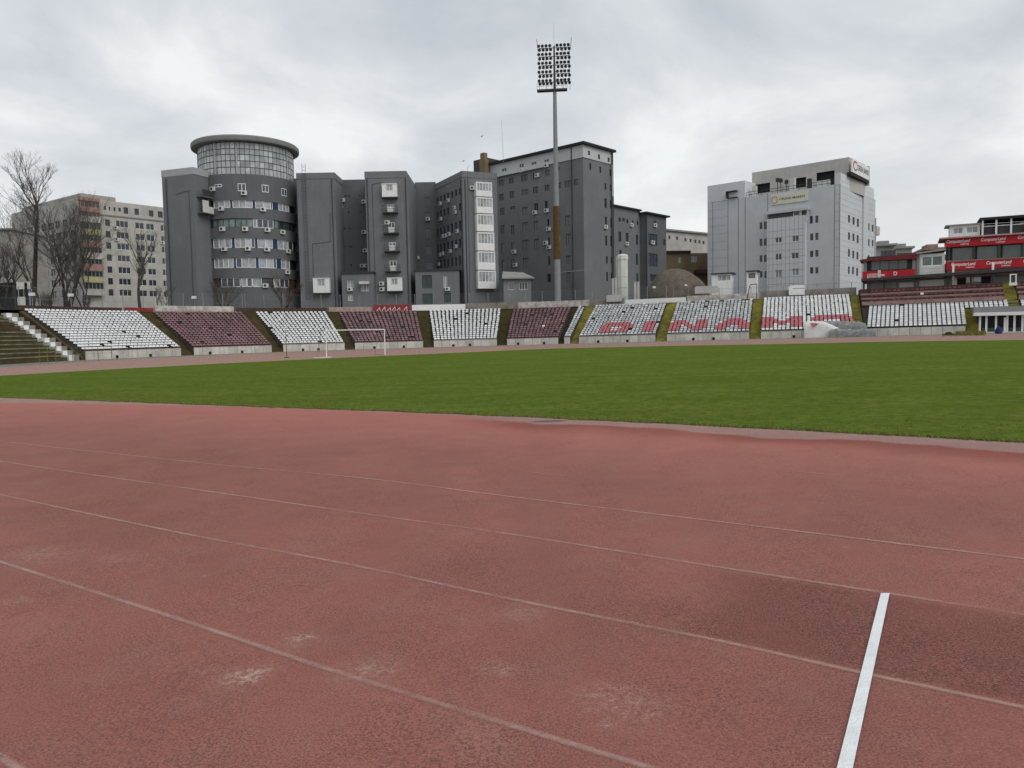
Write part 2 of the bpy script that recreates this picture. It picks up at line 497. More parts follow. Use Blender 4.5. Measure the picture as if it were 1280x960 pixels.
    damp = mth('MULTIPLY', mth('MULTIPLY', mr(dn, 1.15, 2.4, 1, 0), rightof), mr(nz(.5, 3, .5), .3, .55, .45, 1))
    base = mixc(mr(dd, 0, 7, .7, 0), base, (.47, .172, .136))       # inner lanes get redder and lighter towards the grass edge
    base = mixc(mth('MULTIPLY', damp, .8), base, (.23, .058, .043))
    base = mixc(mth('MULTIPLY', silt, .8), base, (.36, .235, .215))
    edgedirt = mth('MULTIPLY', mr(mth('ADD', dd, mth('MULTIPLY', nzp, .8)), .05, .38, 1, 0), .75)
    base = mixc(edgedirt, base, (.34, .26, .215))
    # chalky scuffs at fixed places
    fine = nz(26, 4, .8)
    for (px, py, rad, st) in ((315, 843, .13, 1), (302, 846, .2, .6), (378, 797, .12, .8), (372, 802, .2, .35), (465, 838, .16, .5), (625, 836, .14, .5), (655, 765, .25, .35), (755, 868, .22, .4), (790, 885, .3, .35), (758, 905, .05, .8),
                              (250, 840, .1, .5), (60, 695, .5, .35), (18, 752, .15, .5), (40, 690, .3, .3), (255, 720, .04, 1), (150, 700, .3, .25), (1056, 684, .05, .7), (600, 931, .2, .3), (455, 840, .3, .25)):
        P = ghit(px, py)
        sb = nd(nt, 'ShaderNodeVectorMath', operation='DISTANCE'); L(pos, sb.inputs[0]); sb.inputs[1].default_value = P
        k = mr(mth('ADD', sb.outputs['Value'], mth('MULTIPLY', nzp, .35)), 0, rad, 1, 0)
        k = mth('MULTIPLY', k, mr(fine, .4, .7, .0, st))
        base = mixc(k, base, (.5, .4, .34))
    # granules
    gr = nz(98, 3, .75)
    pit = mth('MULTIPLY', mr(gr, .48, .57), mr(nz(1.3, 4, .6), .3, .65, .5, .9))
    pit = mth('MULTIPLY', pit, mth('ADD', .8, mth('MULTIPLY', m1, .5)), clamp=True)
    base = mixc(pit, base, (.085, .04, .036))
    base = mixc(mr(nz(95, 3, .75), .56, .69, 0, .5), base, (.50, .27, .225))
    base = mixc(mr(nz(20, 4, .75), .55, .72, 0, .35), base, (.14, .066, .058))
    L(base, b.inputs['Base Color'])
    b.inputs['Roughness'].default_value = .85; b.inputs['Specular IOR Level'].default_value = .12
    b.inputs['Sheen Weight'].default_value = 0; b.inputs['Sheen Roughness'].default_value = .5
    # small standing water
    P = ghit(686, 526.5)
    sb = nd(nt, 'ShaderNodeVectorMath', operation='SUBTRACT'); L(pos, sb.inputs[0]); sb.inputs[1].default_value = P
    ln = nd(nt, 'ShaderNodeVectorMath', operation='MULTIPLY'); L(sb.outputs[0], ln.inputs[0]); ln.inputs[1].default_value = (1.6, 3.0, 0)
    le = nd(nt, 'ShaderNodeVectorMath', operation='LENGTH'); L(ln.outputs[0], le.inputs[0])
    pud = mr(mth('ADD', le.outputs['Value'], mth('MULTIPLY', nzp, .5)), .45, .6, 1, 0)
    rg = nd(nt, 'ShaderNodeMath', operation='MULTIPLY_ADD'); L(pud, rg.inputs[0]); rg.inputs[1].default_value = -.6; rg.inputs[2].default_value = .85
    L(rg.outputs[0], b.inputs['Roughness'])
    base2 = mixc(mth('MULTIPLY', pud, .8), base, (.09, .06, .05)); L(base2, b.inputs['Base Color'])
    bp = nd(nt, 'ShaderNodeBump', Strength=.55, Distance=.012)
    hgt = mth('ADD', mth('MULTIPLY', nz(95, 3, .7), .7), mth('MULTIPLY', nz(28, 3, .6), .5))
    L(hgt, bp.inputs['Height']); L(bp.outputs[0], b.inputs['Normal'])
    return m


xs = sorted(set(lin(-38.49, -37, 12) + lin(-36.9, 66, 104)))
struct(sheet('running_track', xs, lambda x: -14, ntrack, 60, 0, track_material()))


def grass_material():
    m = bpy.data.materials.new('pitch_grass'); m.use_nodes = True
    nt = m.node_tree; b = nt.nodes['Principled BSDF']; L = nt.links.new
    geo = nd(nt, 'ShaderNodeNewGeometry'); pos = geo.outputs['Position']
    def nz(scale, detail, rough, sx=1, sy=1):
        mp = nd(nt, 'ShaderNodeMapping'); mp.inputs['Scale'].default_value = (sx, sy, 1); mp.inputs['Rotation'].default_value = (0, 0, R(8)); L(pos, mp.inputs[0])
        n = nd(nt, 'ShaderNodeTexNoise', Scale=scale, Detail=detail, Roughness=rough); L(mp.outputs[0], n.inputs['Vector']); return n.outputs['Fac']
    def mr(v, a, b, c=0, d=1):
        n = nd(nt, 'ShaderNodeMapRange'); L(v, n.inputs[0])
        for i, k in enumerate((a, b, c, d)): n.inputs[i + 1].default_value = k
        return n.outputs[0]
    def mixc(fac, a, b):
        n = nd(nt, 'ShaderNodeMix', data_type='RGBA'); L(fac, n.inputs[0])
        for i, v in ((6, a), (7, b)):
            if isinstance(v, tuple): n.inputs[i].default_value = (*v, 1)
            else: L(v, n.inputs[i])
        return n.outputs[2]
    c = mixc(mr(nz(.16, 4, .6, .35, 1.5), .38, .62), (.126, .184, .028), (.168, .218, .044))
    c = mixc(mr(nz(.7, 7, .75, .6, 1.3), .38, .62), c, (.10, .142, .025))
    c = mixc(mr(nz(5, 6, .8), .42, .62, 0, .9), c, (.068, .104, .017))
    c = mixc(mr(nz(3, 6, .8), .52, .7, 0, .75), c, (.20, .205, .07))
    c = mixc(mr(nz(45, 3, .8), .45, .62, 0, .55), c, (.055, .085, .012))
    L(c, b.inputs['Base Color'])
    b.inputs['Roughness'].default_value = 1; b.inputs['Specular IOR Level'].default_value = 0
    bp = nd(nt, 'ShaderNodeBump', Strength=.8, Distance=.04); L(nz(30, 4, .7), bp.inputs['Height']); L(bp.outputs[0], b.inputs['Normal'])
    return m


GM = grass_material()
def nedge(x):
    return interp(NE, x) + .10 * noise.noise((x * 1.3, 0, 0)) + .07 * noise.noise((x * 5, 3, 0)) + .04 * noise.noise((x * 17, 5, 0))
def fedge(x):
    return max(interp(FE, x) + .35 * noise.noise((x * .6, 9, 0)), nedge(x) + .02)
x0g = NE[0][0]
xs = lin(x0g, -18, 60) + lin(-17.9, 12, 620)[0:] + lin(12.3, 62, 100)
struct(sheet('grass_pitch', xs, nedge, fedge, 24, .012, GM))

# grass blades along the near rim and over the closest metres
mb = MB(); rnd = random.Random(3)
for i in range(26000):
    x = rnd.uniform(-18, 9)
    dd = (rnd.random() ** 3) * 4.0 if rnd.random() < .5 else rnd.uniform(-.1, .12)
    y = nedge(x) + dd
    if y > fedge(x): continue
    hgt = rnd.uniform(.012, .035) * (1.25 if dd < .12 else 1); a = rnd.uniform(0, 6.283); wd = rnd.uniform(.006, .014)
    lx, ly = rnd.uniform(-.03, .03), rnd.uniform(-.03, .03)
    z = g(x) + .005
    k = len(mb.v)
    mb.v += [Vector((x - wd * math.cos(a), y - wd * math.sin(a), z)), Vector((x + wd * math.cos(a), y + wd * math.sin(a), z)), Vector((x + lx, y + ly, z + hgt))]
    mb.f.append((k, k + 1, k + 2)); mb.mi.append(0)
M['blade'] = mat('grass_blades', (.17, .215, .045), 1, .5, 2.0, col2=(.2, .19, .075), rnd=.3, spec=0)
o = mb.build('grass', 'blade'); o['kind'] = 'stuff'


# lane lines
def smooth_line(px, wdt, name, m, ext0=0, ext1=0, dz=.004):
    P = [ghit(*p) for p in px]
    if ext0: P.insert(0, P[0] + (P[0] - P[1]).normalized() * ext0)
    if ext1: P.append(P[-1] + (P[-1] - P[-2]).normalized() * ext1)
    # resample with Catmull-Rom
    Q = []
    for i in range(len(P) - 1):
        a, b, c, d = P[max(i - 1, 0)], P[i], P[i + 1], P[min(i + 2, len(P) - 1)]
        for k in range(12):
            t = k / 12
            Q.append(.5 * ((2 * b) + (c - a) * t + (2 * a - 5 * b + 4 * c - d) * t * t + (3 * b - a - 3 * c + d) * t ** 3))
    Q.append(P[-1])
    mb = MB()
    for i, q in enumerate(Q):
        t = (Q[min(i + 1, len(Q) - 1)] - Q[max(i - 1, 0)]).normalized(); n = Vector((-t.y, t.x, 0)) * (wdt / 2)
        for s in (1.4, .45, -.45, -1.4):
            p = q + n * s; mb.v.append(Vector((p.x, p.y, g(p.x) + dz)))
    for i in range(len(Q) - 1):
        for j in range(3): mb.f.append((4 * i + j, 4 * i + j + 1, 4 * i + j + 5, 4 * i + j + 4)); mb.mi.append(0)
    o = mb.build(name, m)
    at_ = o.data.attributes.new('worn', 'FLOAT', 'POINT')
    for k in range(len(mb.v)): at_.data[k].value = 1.0 if k % 4 in (1, 2) else 0.0
    return struct(o)


def line_material(name, col, keep):
    m = mat(name, col, .85, .3, 3)
    nt = m.node_tree; b = nt.nodes['Principled BSDF']
    geo = nd(nt, 'ShaderNodeNewGeometry')
    n = nd(nt, 'ShaderNodeTexNoise', Scale=14, Detail=6, Roughness=.75); nt.links.new(geo.outputs['Position'], n.inputs['Vector'])
    n2 = nd(nt, 'ShaderNodeTexNoise', Scale=.9, Detail=3); nt.links.new(geo.outputs['Position'], n2.inputs['Vector'])
    ad = nd(nt, 'ShaderNodeMath', operation='MULTIPLY_ADD'); nt.links.new(n2.outputs['Fac'], ad.inputs[0]); ad.inputs[1].default_value = .9; nt.links.new(n.outputs['Fac'], ad.inputs[2])
    r = nd(nt, 'ShaderNodeMapRange'); r.inputs[1].default_value = .95 - keep - .12; r.inputs[2].default_value = .95 - keep + .25
    nt.links.new(ad.outputs[0], r.inputs[0])
    r.inputs[4].default_value = .55
    wa = nd(nt, 'ShaderNodeAttribute', attribute_name='worn'); wm = nd(nt, 'ShaderNodeMath', operation='MULTIPLY')
    nt.links.new(wa.outputs['Fac'], wm.inputs[0]); nt.links.new(r.outputs[0], wm.inputs[1])
    b.inputs['Specular IOR Level'].default_value = .2
    nt.links.new(wm.outputs[0], b.inputs['Alpha'])       # worn paint: rubber shows through the gaps
    return m


LM = line_material('worn_lane_paint', (.56, .36, .32), .18)
LF = line_material('faint_lane_paint', (.56, .34, .29), -.08)
smooth_line([(0, 702.6), (222, 774), (400.7, 834), (640, 908), (800, 957)], .035, 'lane_line', LM, 6, 3)
smooth_line([(0, 618.7), (216.6, 664.8), (433, 705.4), (640, 749.8), (884, 798.6), (1073, 840.8), (1280, 885)], .035, 'lane_line', LM, 8, 3)
smooth_line([(0, 577), (89, 590), (270.7, 616), (446.7, 641.5), (640, 668.5), (873, 705.4), (1105.6, 741.5), (1280, 769)], .035, 'lane_line', LM, 9, 3)
smooth_line([(0, 552), (162, 569.5), (281.5, 582), (460, 598.7), (640, 621.4), (910.7, 654), (1132.6, 681), (1280, 699)], .035, 'lane_line', LM, 9, 3)
smooth_line([(470, 570), (694, 594), (965, 624), (1280, 650)], .035, 'lane_line', LF, 9, 3)
smooth_line([(520, 548), (760, 566), (1000, 590), (1280, 613)], .035, 'lane_line', LF, 0, 3)
smooth_line([(-60, 919), (0, 948), (22, 961)], .035, 'lane_line', LM, 3, 2)
smooth_line([(272, 616), (200, 631), (132, 643)], .05, 'cross_line', LF)
# fresh white line across the lanes
a, b, c, d = ghit(1101, 743), ghit(1112, 743), ghit(1066.5, 960), ghit(1046.5, 960)
c = b + (c - b) * 1.7; d = a + (d - a) * 1.7
M['freshpaint'] = mat('fresh_white_paint', (.78, .80, .82), .7, .16, 9, bump=.5, bscale=90)
mb = MB(); n = 40
for i in range(n + 1):
    t = i / n
    for p, s in ((a + (d - a) * t, -1), (b + (c - b) * t, 1)):
        w_ = .0035 * noise.noise((t * 40, s * 5, 0)); mb.v.append(Vector((p.x + w_, p.y, g(p.x) + .008)))
for i in range(n): mb.f.append((2 * i, 2 * i + 1, 2 * i + 3, 2 * i + 2)); mb.mi.append(0)
struct(mb.build('white_line', 'freshpaint'))

# embankment that the buildings stand on
mb = MB()
qs = lin(-125, 20, 40) + lin(21, 56, 6) + lin(57, 90, 6)
ds = [LEN + .02, LEN + 4, LEN + 25, LEN + 120, LEN + 500]
for q in qs:
    for i, d_ in enumerate(ds):
        P, n_ = rail(q, d_); mb.v.append(Vector((P.x, P.y, P.z + TOP - .1 + (.0 if i < 2 else .1))))
k = len(ds)
for i in range(len(qs) - 1):
    for j in range(k - 1):
        a_ = i * k + j; mb.f.append((a_, a_ + k, a_ + k + 1, a_ + 1)); mb.mi.append(0)
struct(mb.build('embankment', 'soil'))

# ------------------------------------------------------------------ stands
def seat_mesh(m, name):
    mb = MB(); w_ = .185
    # side profile (y outwards from the pitch, z up): a thin moulded shell
    out = [(-.2, .12), (-.205, .16), (-.19, .185), (.0, .17), (.12, .175), (.16, .20), (.185, .27), (.205, .345), (.23, .345), (.22, .27), (.21, .18), (.16, .14), (.0, .125), (-.17, .125)]
    cols = [(-w_, -.015), (-w_ * .6, .0), (w_ * .6, .0), (w_, -.015)]
    for x, dz in cols:
        for y, z in out: mb.v.append(Vector((x, y - (abs(x) > .15) * .02 * (z > .3), z + dz * (z > .3) * 1.5)))
    k = len(out)
    for i in range(3):
        for j in range(k):
            j2 = (j + 1) % k
            mb.f.append((i * k + j, i * k + j2, (i + 1) * k + j2, (i + 1) * k + j)); mb.mi.append(0)
    mb.f.append(tuple(reversed(range(k)))); mb.mi.append(0)
    mb.f.append(tuple(3 * k + j for j in range(k))); mb.mi.append(0)
    me = bpy.data.meshes.new(name); me.from_pydata([tuple(v) for v in mb.v], [], mb.f); me.materials.append(M[m]); me.update()
    return me


SEATME_SRC = seat_mesh
SEATME = {'w': seat_mesh('w_seat', 'white_stadium_chair'), 'm': seat_mesh('m_seat', 'maroon_stadium_chair'), 'r': seat_mesh('r_seat', 'red_stadium_chair'), 'd': seat_mesh('d_seat', 'broken_stadium_chair')}
def variant(src, mname, zs, name):
    me = src.copy(); me.name = name; me.materials[0] = M[mname]
    for v in me.vertices: v.co.z *= zs
    return me
M['g_seat'] = mat('weathered_white_seat', (.62, .64, .655), .6, .3, .6, col2=(.42, .45, .46), rnd=.3)
M['k_seat'] = mat('dark_red_seat', (.16, .055, .058), .6, .4, .8, rnd=.35)
SEATVAR = {'w_grey': variant(SEATME['w'], 'g_seat', 1.08, 'white_stadium_chair'), 'w_tall': variant(SEATME['w'], 'w_seat', 1.2, 'white_stadium_chair'), 'r_tall': variant(SEATME['r'], 'r_seat', 1.28, 'red_stadium_chair'), 'm_dark': variant(SEATME['m'], 'k_seat', 1.25, 'maroon_stadium_chair')}
def seatmesh(c, where):
    if c == 'w' and ('letters D and I' in where or 'letters N and A' in where or 'sliver' in where): return SEATVAR['w_grey']
    if c == 'w' and ('letters M' in where or 'main stand' in where): return SEATVAR['w_tall']
    if c == 'r': return SEATVAR['r_tall']
    if c == 'm' and 'main stand' in where: return SEATVAR['m_dark']
    return SEATME[c]
ALLSEATS = []      # (colour, pos, angle, where)


def put_seat(c, q, d_, z, where):
    P, n_ = rail(q, d_)
    ALLSEATS.append((c, Vector((P.x, P.y, P.z + z)), math.atan2(-n_.x, n_.y), where))


def step_profile(rows, rd, rise, z0, d0=0.0, base=-.3):
    pr = [(d0, base), (d0, z0)]
    for i in range(rows):
        pr.append((d0 + (i + 1) * rd, z0 + i * rise)); pr.append((d0 + (i + 1) * rd, z0 + (i + 1) * rise))
    pr.append((d0 + rows * rd + .3, z0 + rows * rise)); pr.append((d0 + rows * rd + .3, base))
    return pr


def qlen(q0, q1):
    return sum((rp(a, 0, 0) - rp(b, 0, 0)).length for a, b in zip(lin(q0, q1, 12), lin(q0, q1, 12)[1:]))


def panels_wall(mb, q0, q1, h, d0=-.07, d1=-.005):
    n = max(2, round(qlen(q0, q1) / 1.15))
    qs = lin(q0, q1, n)
    for a, b in zip(qs, qs[1:]):
        e_ = (b - a) * .013
        A = [rp(a + e_, d0, -.1), rp(b - e_, d0, -.1), rp(b - e_, d1, -.1), rp(a + e_, d1, -.1)]
        mb.hexa(A + [Vector((v.x, v.y, v.z + h + .1)) for v in A])


LETTERS = {}
def letter(block, col0, rows):
    for i, r in enumerate(rows):          # top row first
        for j, ch in enumerate(r):
            if ch == '1': LETTERS.setdefault(block, set()).add((len(rows) - i, col0 + j))
letter('D1', 5, ['011111110', '111111111', '111000111', '111001111', '111111110'])
letter('D1', 17, ['111', '111', '111', '111', '111'])
letter('D2', 0, ['0111000111', '1111100111', '1110110111', '1110011111', '1110001110'])
letter('D2', 12, ['000111100', '001111110', '011111111', '111100111', '111000111'])
letter('D3', 0, ['1110000111', '1111001111', '1111111111', '1110110111', '1110000111'])
letter('D3', 12, ['0111111110', '1111111111', '1110000111', '1110000111', '1111111111'])

BLOCKS = [  # key, q0, q1, colour, label of the terrace, where phrase for its seats
    ('L1', -76, -58.2, 'w', 'curved terrace block of white seats beside the white stepped ledge', 'in the block beside the white stepped ledge'),
    ('L2', -55.8, -41.1, 'm', 'terrace block of maroon seats below the round tower', 'in the maroon block below the round tower'),
    ('L3', -38.9, -27, 'w', 'terrace block of white seats behind the white goal frame', 'in the white block behind the goal'),
    ('L4', -25, -11.5, 'm', 'terrace block of maroon seats under the red parapet panels', 'in the maroon block under the red parapet'),
    ('L5', -9.4, 3.3, 'w', 'terrace block of white seats below the glazed white balcony stack', 'in the white block below the glazed balconies'),
    ('L6', 5.3, 15.7, 'm', 'terrace block of maroon seats at the foot of the floodlight mast', 'in the maroon block below the floodlight mast'),
    ('S', 16.9, 18.1, 'w', 'narrow sliver of white seats between brown and yellow stairs', 'in the narrow sliver between brown and yellow stairs'),
    ('D1', 19.9, 30.4, 'w', 'terrace block of white seats carrying the red letters D and I', 'in the block with the letters D and I'),
    ('D2', 31.9, 42.3, 'w', 'terrace block of white seats carrying the red letters N and A', 'in the block with the letters N and A'),
    ('D3', 43.7, 54.6, 'w', 'terrace block of white seats carrying the red letters M and O', 'in the block with the letters M and O'),
]
rnd = random.Random(5)
for key, q0, q1, c, lab, where in BLOCKS:
    P = rp((q0 + q1) / 2, 0, 0)
    t = thing('terrace_block', P, lab, 'grandstand', 'terrace blocks of the seating bowl')
    mb = MB(); sweep(mb, q0, q1, step_profile(NR, RD, RISE, WALLH), max(2, round(abs(q1 - q0) / 1.6)))
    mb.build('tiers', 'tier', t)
    mb = MB(); panels_wall(mb, q0, q1, WALLH - .06); mb.build('front_wall', 'frontwall', t)
    mb = MB(); sweep(mb, q0, q1, [(-.1, WALLH - .055), (-.1, WALLH + .03), (.12, WALLH + .03), (.12, WALLH - .055)], 10)
    mb.build('coping', 'coping' if c == 'm' or key == 'L1' else 'concrete', t)
    nc = max(2, round(qlen(q0, q1) / .485))
    if key in ('D1', 'D2', 'D3'): nc = {'D1': 21, 'D2': 21, 'D3': 22}[key]
    qs = [q0 + (q1 - q0) * (i + .5) / nc for i in range(nc)]
    for fr in ((.3, .62) if key != 'S' else ()):
        q = q0 + (q1 - q0) * (fr + rnd.uniform(-.12, .12))
        A = [rp(q, -.1, .03), rp(q, -.06, .03)]
        mb = MB(); P_, n_ = rail(q, -.085); mb.box((P_.x, P_.y, P_.z + .18), (.32, .06, .32), math.atan2(-n_.x, n_.y))
        mb.build('drain_opening', 'black', t)
    for i in range(NR):
        for j, q in enumerate(qs):
            col = c
            if (i, j) in LETTERS.get(key, ()): col = 'r'
            x = rnd.random()
            if c == 'w' and x < .012 and col == 'w' and key[0] == 'L': col = 'd'
            elif c == 'm' and x < .01: col = 'd'
            elif c == 'm' and x < .014: col = 'w'
            elif x > .992: continue
            if i == NR - 1 and key[0] == 'D' and rnd.random() < .15: continue
            jq = rnd.uniform(-.03, .03) / qlen(q0, q1) * (q1 - q0)
            put_seat(col, q + jq, i * RD + .32, WALLH + i * RISE, where)

# stairs between the blocks
STAIRS = [(-58.2, -55.8, 'moss', 'mossy dark stairs between the curved white block and the maroon block'),
          (-41.1, -38.9, 'moss', 'mossy olive stairs between the maroon block and the white block behind the goal'),
          (-27, -25, 'moss', 'mossy brown stairs behind the crossbar of the goal'),
          (-11.5, -9.4, 'moss', 'straight mossy stairs below the low flat-roofed annex'),
          (3.3, 5.3, 'moss', 'olive stairs below the small house with the pale roof'),
          (15.7, 16.9, 'brownstep', 'dark brown stairs beside the narrow sliver of white seats'),
          (18.1, 19.9, 'yellow', 'yellow stairs before the letter D'),
          (30.4, 31.9, 'yellow', 'yellow stairs between the letters I and N'),
          (42.3, 43.7, 'yellow', 'worn yellow stairs between the letters A and M'),
          (54.65, 55.75, 'yellow', 'yellow stairs beside the main stand and the grey tarpaulin')]
for q0, q1, m, lab in STAIRS:
    e_ = (q1 - q0) * .02
    n = 26; pr = [(.1, -.3), (.1, .16)]
    for i in range(n):
        z = .16 + (TOP - .16) * (i + 1) / n
        pr += [(.1 + (LEN + .1) * (i + .6) / n, pr[-1][1]), (.1 + (LEN + .1) * (i + .6) / n, z)]
    pr += [(LEN + .3, TOP), (LEN + .3, -.3)]
    mb = MB(); sweep(mb, q0 + e_, q1 - e_, pr, 2)
    tag(mb.build('terrace_stairs', m, origin=rp((q0 + q1) / 2, 0, 0)), lab, 'stairs', 'stairs between the terrace blocks')

# white stepped ledge and the bare plank terrace at its side
t = thing('stepped_ledge', rp(-77.5, 0, 0), 'white edged stepped concrete ledge descending beside the curved white block', 'ledge')
mb = MB(); mb2 = MB(); mb3 = MB()
for i in range(11):
    d0 = .2 + i * .92; z = .55 + i * .44
    off = 0 if i > 4 else .5
    q0, q1 = -79.2 + off, -77.3 + off
    for (mm, a_, b_) in ((mb, q0, q0 + .85), (mb2, q0 + .86, q1)):
        A = [rp(a_, d0, -.2), rp(b_, d0, -.2), rp(b_, d0 + .93, -.2), rp(a_, d0 + .93, -.2)]
        mm.hexa(A + [Vector((v.x, v.y, v.z + z + .2)) for v in A])
mb.build('white_edge', 'white', t); mb2.build('tread', 'concrete', t)
mb = MB(); sweep(mb, -76.6, -76.02, [(.1, -.3), (.1, .3), (LEN, TOP - .2), (LEN + .2, TOP - .2), (LEN + .2, -.3)], 2)
tag(mb.build('ramp', 'moss', origin=rp(-76.3, 0, 0)), 'dark mossy ramp squeezed between stepped ledge and white seats', 'ramp')
t = thing('plank_terrace', rp(-90, 0, 0), 'bare terrace of weathered planks without seats beside the stepped ledge', 'grandstand')
nrow = 11
mb = MB(); sweep(mb, -112, -79.25, step_profile(nrow, .9, .4, .35), 16); mb.build('tiers', 'moss', t)
for i in range(nrow):
    mb = MB(); z = .35 + i * .4
    sweep(mb, -111.9, -79.4, [(i * .9 + .1, z + .1), (i * .9 + .1, z + .2), (i * .9 + .5, z + .2), (i * .9 + .5, z + .1), (i * .9 + .1, z + .1)], 16)
    mb.build('bench_plank', 'maroonplank' if i in (7, 8) else 'plank', t)
# parapets behind the top row
PARS = [(-76, -60, 'brick', .45, 'low redbrown wall behind the curved white block'), (-59.5, -55, 'redwall', .5, 'short red painted wall at the head of the first mossy stairs'),
        (-54.8, -42, 'graffiti', .8, 'stained pale parapet behind the maroon block below the tower'), (-41.5, -26.5, 'brick', .6, 'dark low wall behind the white block at the goal'),
        (-26.2, -19, 'pinkwall', .7, 'faded pink and white painted parapet before the red one'), (-18.8, -12.4, 'redwall', .95, 'bright red painted parapet with white scrawl above maroon seats'),
        (-12.2, -3, 'white', .9, 'white painted parapet below the low annex'), (-2.8, 6, 'graffitidark', 1.0, 'grey weathered parapet below the glazed balconies'),
        (6.2, 18.5, 'graffiti', .95, 'patched grey parapet at the foot of the floodlight mast'), (18.7, 24, 'graffitidark', 1.0, 'grey concrete parapet above the letter D'),
        (24.2, 33, 'white', .7, 'white washed parapet below the tall white tank'), (33.2, 43, 'graffiti', .85, 'white grey flaking parapet below the brown dome'),
        (43.2, 55.5, 'graffitidark', 1.0, 'weathered grey parapet below the grey clad building')]
for q0, q1, m, h, lab in PARS:
    mb = MB(); sweep(mb, q0, q1, [(LEN + .9, TOP - .4), (LEN + .9, TOP + h), (LEN + 1.15, TOP + h), (LEN + 1.15, TOP - .4)], max(2, int((q1 - q0) / 2)))
    o = mb.build('parapet_wall', m, origin=rp((q0 + q1) / 2, LEN + 1, TOP)); tag(o, lab, 'wall', 'parapets behind the top row')
    if m == 'redwall' and q0 > -30:
        t2 = MB()
        for k_, qq in enumerate((-18.2, -17.3, -16.4, -15.6, -14.8, -13.6)):
            A, B = rp(qq, LEN + .87, TOP + .1), rp(qq + .5, LEN + .87, TOP + .55 + .1 * (k_ % 2))
            C_ = rp(qq + .55, LEN + .87, TOP + .1)
            t2.tube(A, B, .045, n=4); t2.tube(B, C_, .045, n=4)
        b2 = t2.build('white_scrawl', 'whitetext'); b2.parent = o; b2.matrix_parent_inverse = Matrix.Translation(-o.location)

# individual seats: the 300 of each colour that show largest, the rest as one mass per colour
# main stand seats
MS = Face((P2.x, P2.y), (T2.x, T2.y))       # d along its N
def ms_q(px, py, d_=0): return 56 + MS.uv(px, py, d_)[0]
qa, qb, qc = 55.9, ms_q(1207, 405), ms_q(1258, 384, 5)
for i in range(10):
    q_end = qb if i < 7 else qc
    nc = round((q_end - qa) / .5)
    for j in range(nc):
        if rnd.random() < .01: continue
        put_seat('w', qa + (j + .5) * .5, i * RD + .32, WALLH + i * RISE, 'under the pink ledge of the main stand')
qd = ms_q(1276, 384, 5)
for i in (7, 8, 9):
    for j in range(8): put_seat('w', qd + .25 + j * .5, i * RD + .32, WALLH + i * RISE, 'under the pink ledge of the main stand')
UT0, UTD, UTR, UZ = 10 * RD + .1, 1.0, .62, WALLH + 10 * RISE + .35
for i in range(3):
    for j in range(int((qd + 4 - qa) / .52)):
        q = qa + .3 + j * .52
        if qc - .1 < q < qd + .1 or rnd.random() < .06: continue
        put_seat('m' if rnd.random() > .03 else 'w', q, UT0 + i * UTD + .45, UZ + i * UTR + .1, 'on the pink tiers of the main stand')

LAB = {'w': ('white_stadium_chair', 'white plastic seat ', 'white seats of the stands'), 'm': ('maroon_stadium_chair', 'faded maroon plastic seat ', 'maroon seats of the stands'),
       'r': ('red_stadium_chair', 'faded red plastic seat forming the lettering ', 'red seats that form the letters'), 'd': ('broken_stadium_chair', 'dark broken seat ', 'dark broken seats')}
for c in 'wmrd':
    L_ = sorted((s for s in ALLSEATS if s[0] == c), key=lambda s: (s[1] - CAM).length)
    nm, lb, grp = LAB[c]
    for s in L_[:300]:
        o = bpy.data.objects.new(nm, seatmesh(c, s[3])); COL.objects.link(o); o.location = s[1]; o.rotation_euler = (0, 0, s[2])
        tag(o, lb + s[3], 'seat', grp + ' ' + s[3])
    if len(L_) > 300:
        vs, fs, mi, mats = [], [], [], []
        for s in L_[300:]:
            sm = seatmesh(c, s[3]); ma = sm.materials[0]
            if ma not in mats: mats.append(ma)
            k = len(vs); mtx = Matrix.Translation(s[1]) @ Matrix.Rotation(s[2], 4, 'Z')
            vs += [tuple(mtx @ v.co) for v in sm.vertices]
            for p in sm.polygons: fs.append(tuple(k + i for i in p.vertices)); mi.append(mats.index(ma))
        me = bpy.data.meshes.new(nm + '_mass'); me.from_pydata(vs, [], fs)
        for ma in mats: me.materials.append(ma)
        me.polygons.foreach_set('material_index', mi); me.update()
        o = bpy.data.objects.new('distant_' + nm + '_rows', me); COL.objects.link(o); o['kind'] = 'stuff'
        tag(o, 'mass of further ' + nm.replace('_', ' ') + 's filling the distant terrace blocks', 'seats')

#MORE
# ------------------------------------------------------------------ main stand
t = thing('main_stand', rp(60, 0, 0), 'main stand with pink tiers and a concrete slab roofing its walkway', 'grandstand')
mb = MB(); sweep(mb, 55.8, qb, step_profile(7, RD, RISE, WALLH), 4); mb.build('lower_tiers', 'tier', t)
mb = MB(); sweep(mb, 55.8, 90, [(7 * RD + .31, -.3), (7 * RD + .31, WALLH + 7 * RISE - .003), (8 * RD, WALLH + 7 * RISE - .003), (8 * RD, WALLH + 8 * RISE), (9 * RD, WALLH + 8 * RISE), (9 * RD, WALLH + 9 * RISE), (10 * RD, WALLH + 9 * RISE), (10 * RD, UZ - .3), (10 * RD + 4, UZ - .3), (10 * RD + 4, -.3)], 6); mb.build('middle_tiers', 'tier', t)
mb = MB(); panels_wall(mb, 55.95, qb, WALLH - .06); mb.build('front_wall', 'frontwall', t)
pr = [(UT0 - .25, UZ - .28), (UT0 - .25, UZ + .1)]
for i in range(3): pr += [(UT0 + (i + 1) * UTD - .1, UZ + .1 + i * UTR), (UT0 + (i + 1) * UTD - .1, UZ + .1 + (i + 1) * UTR)]
pr += [(UT0 + 6, UZ + .1 + 3 * UTR), (UT0 + 6, UZ - .28)]
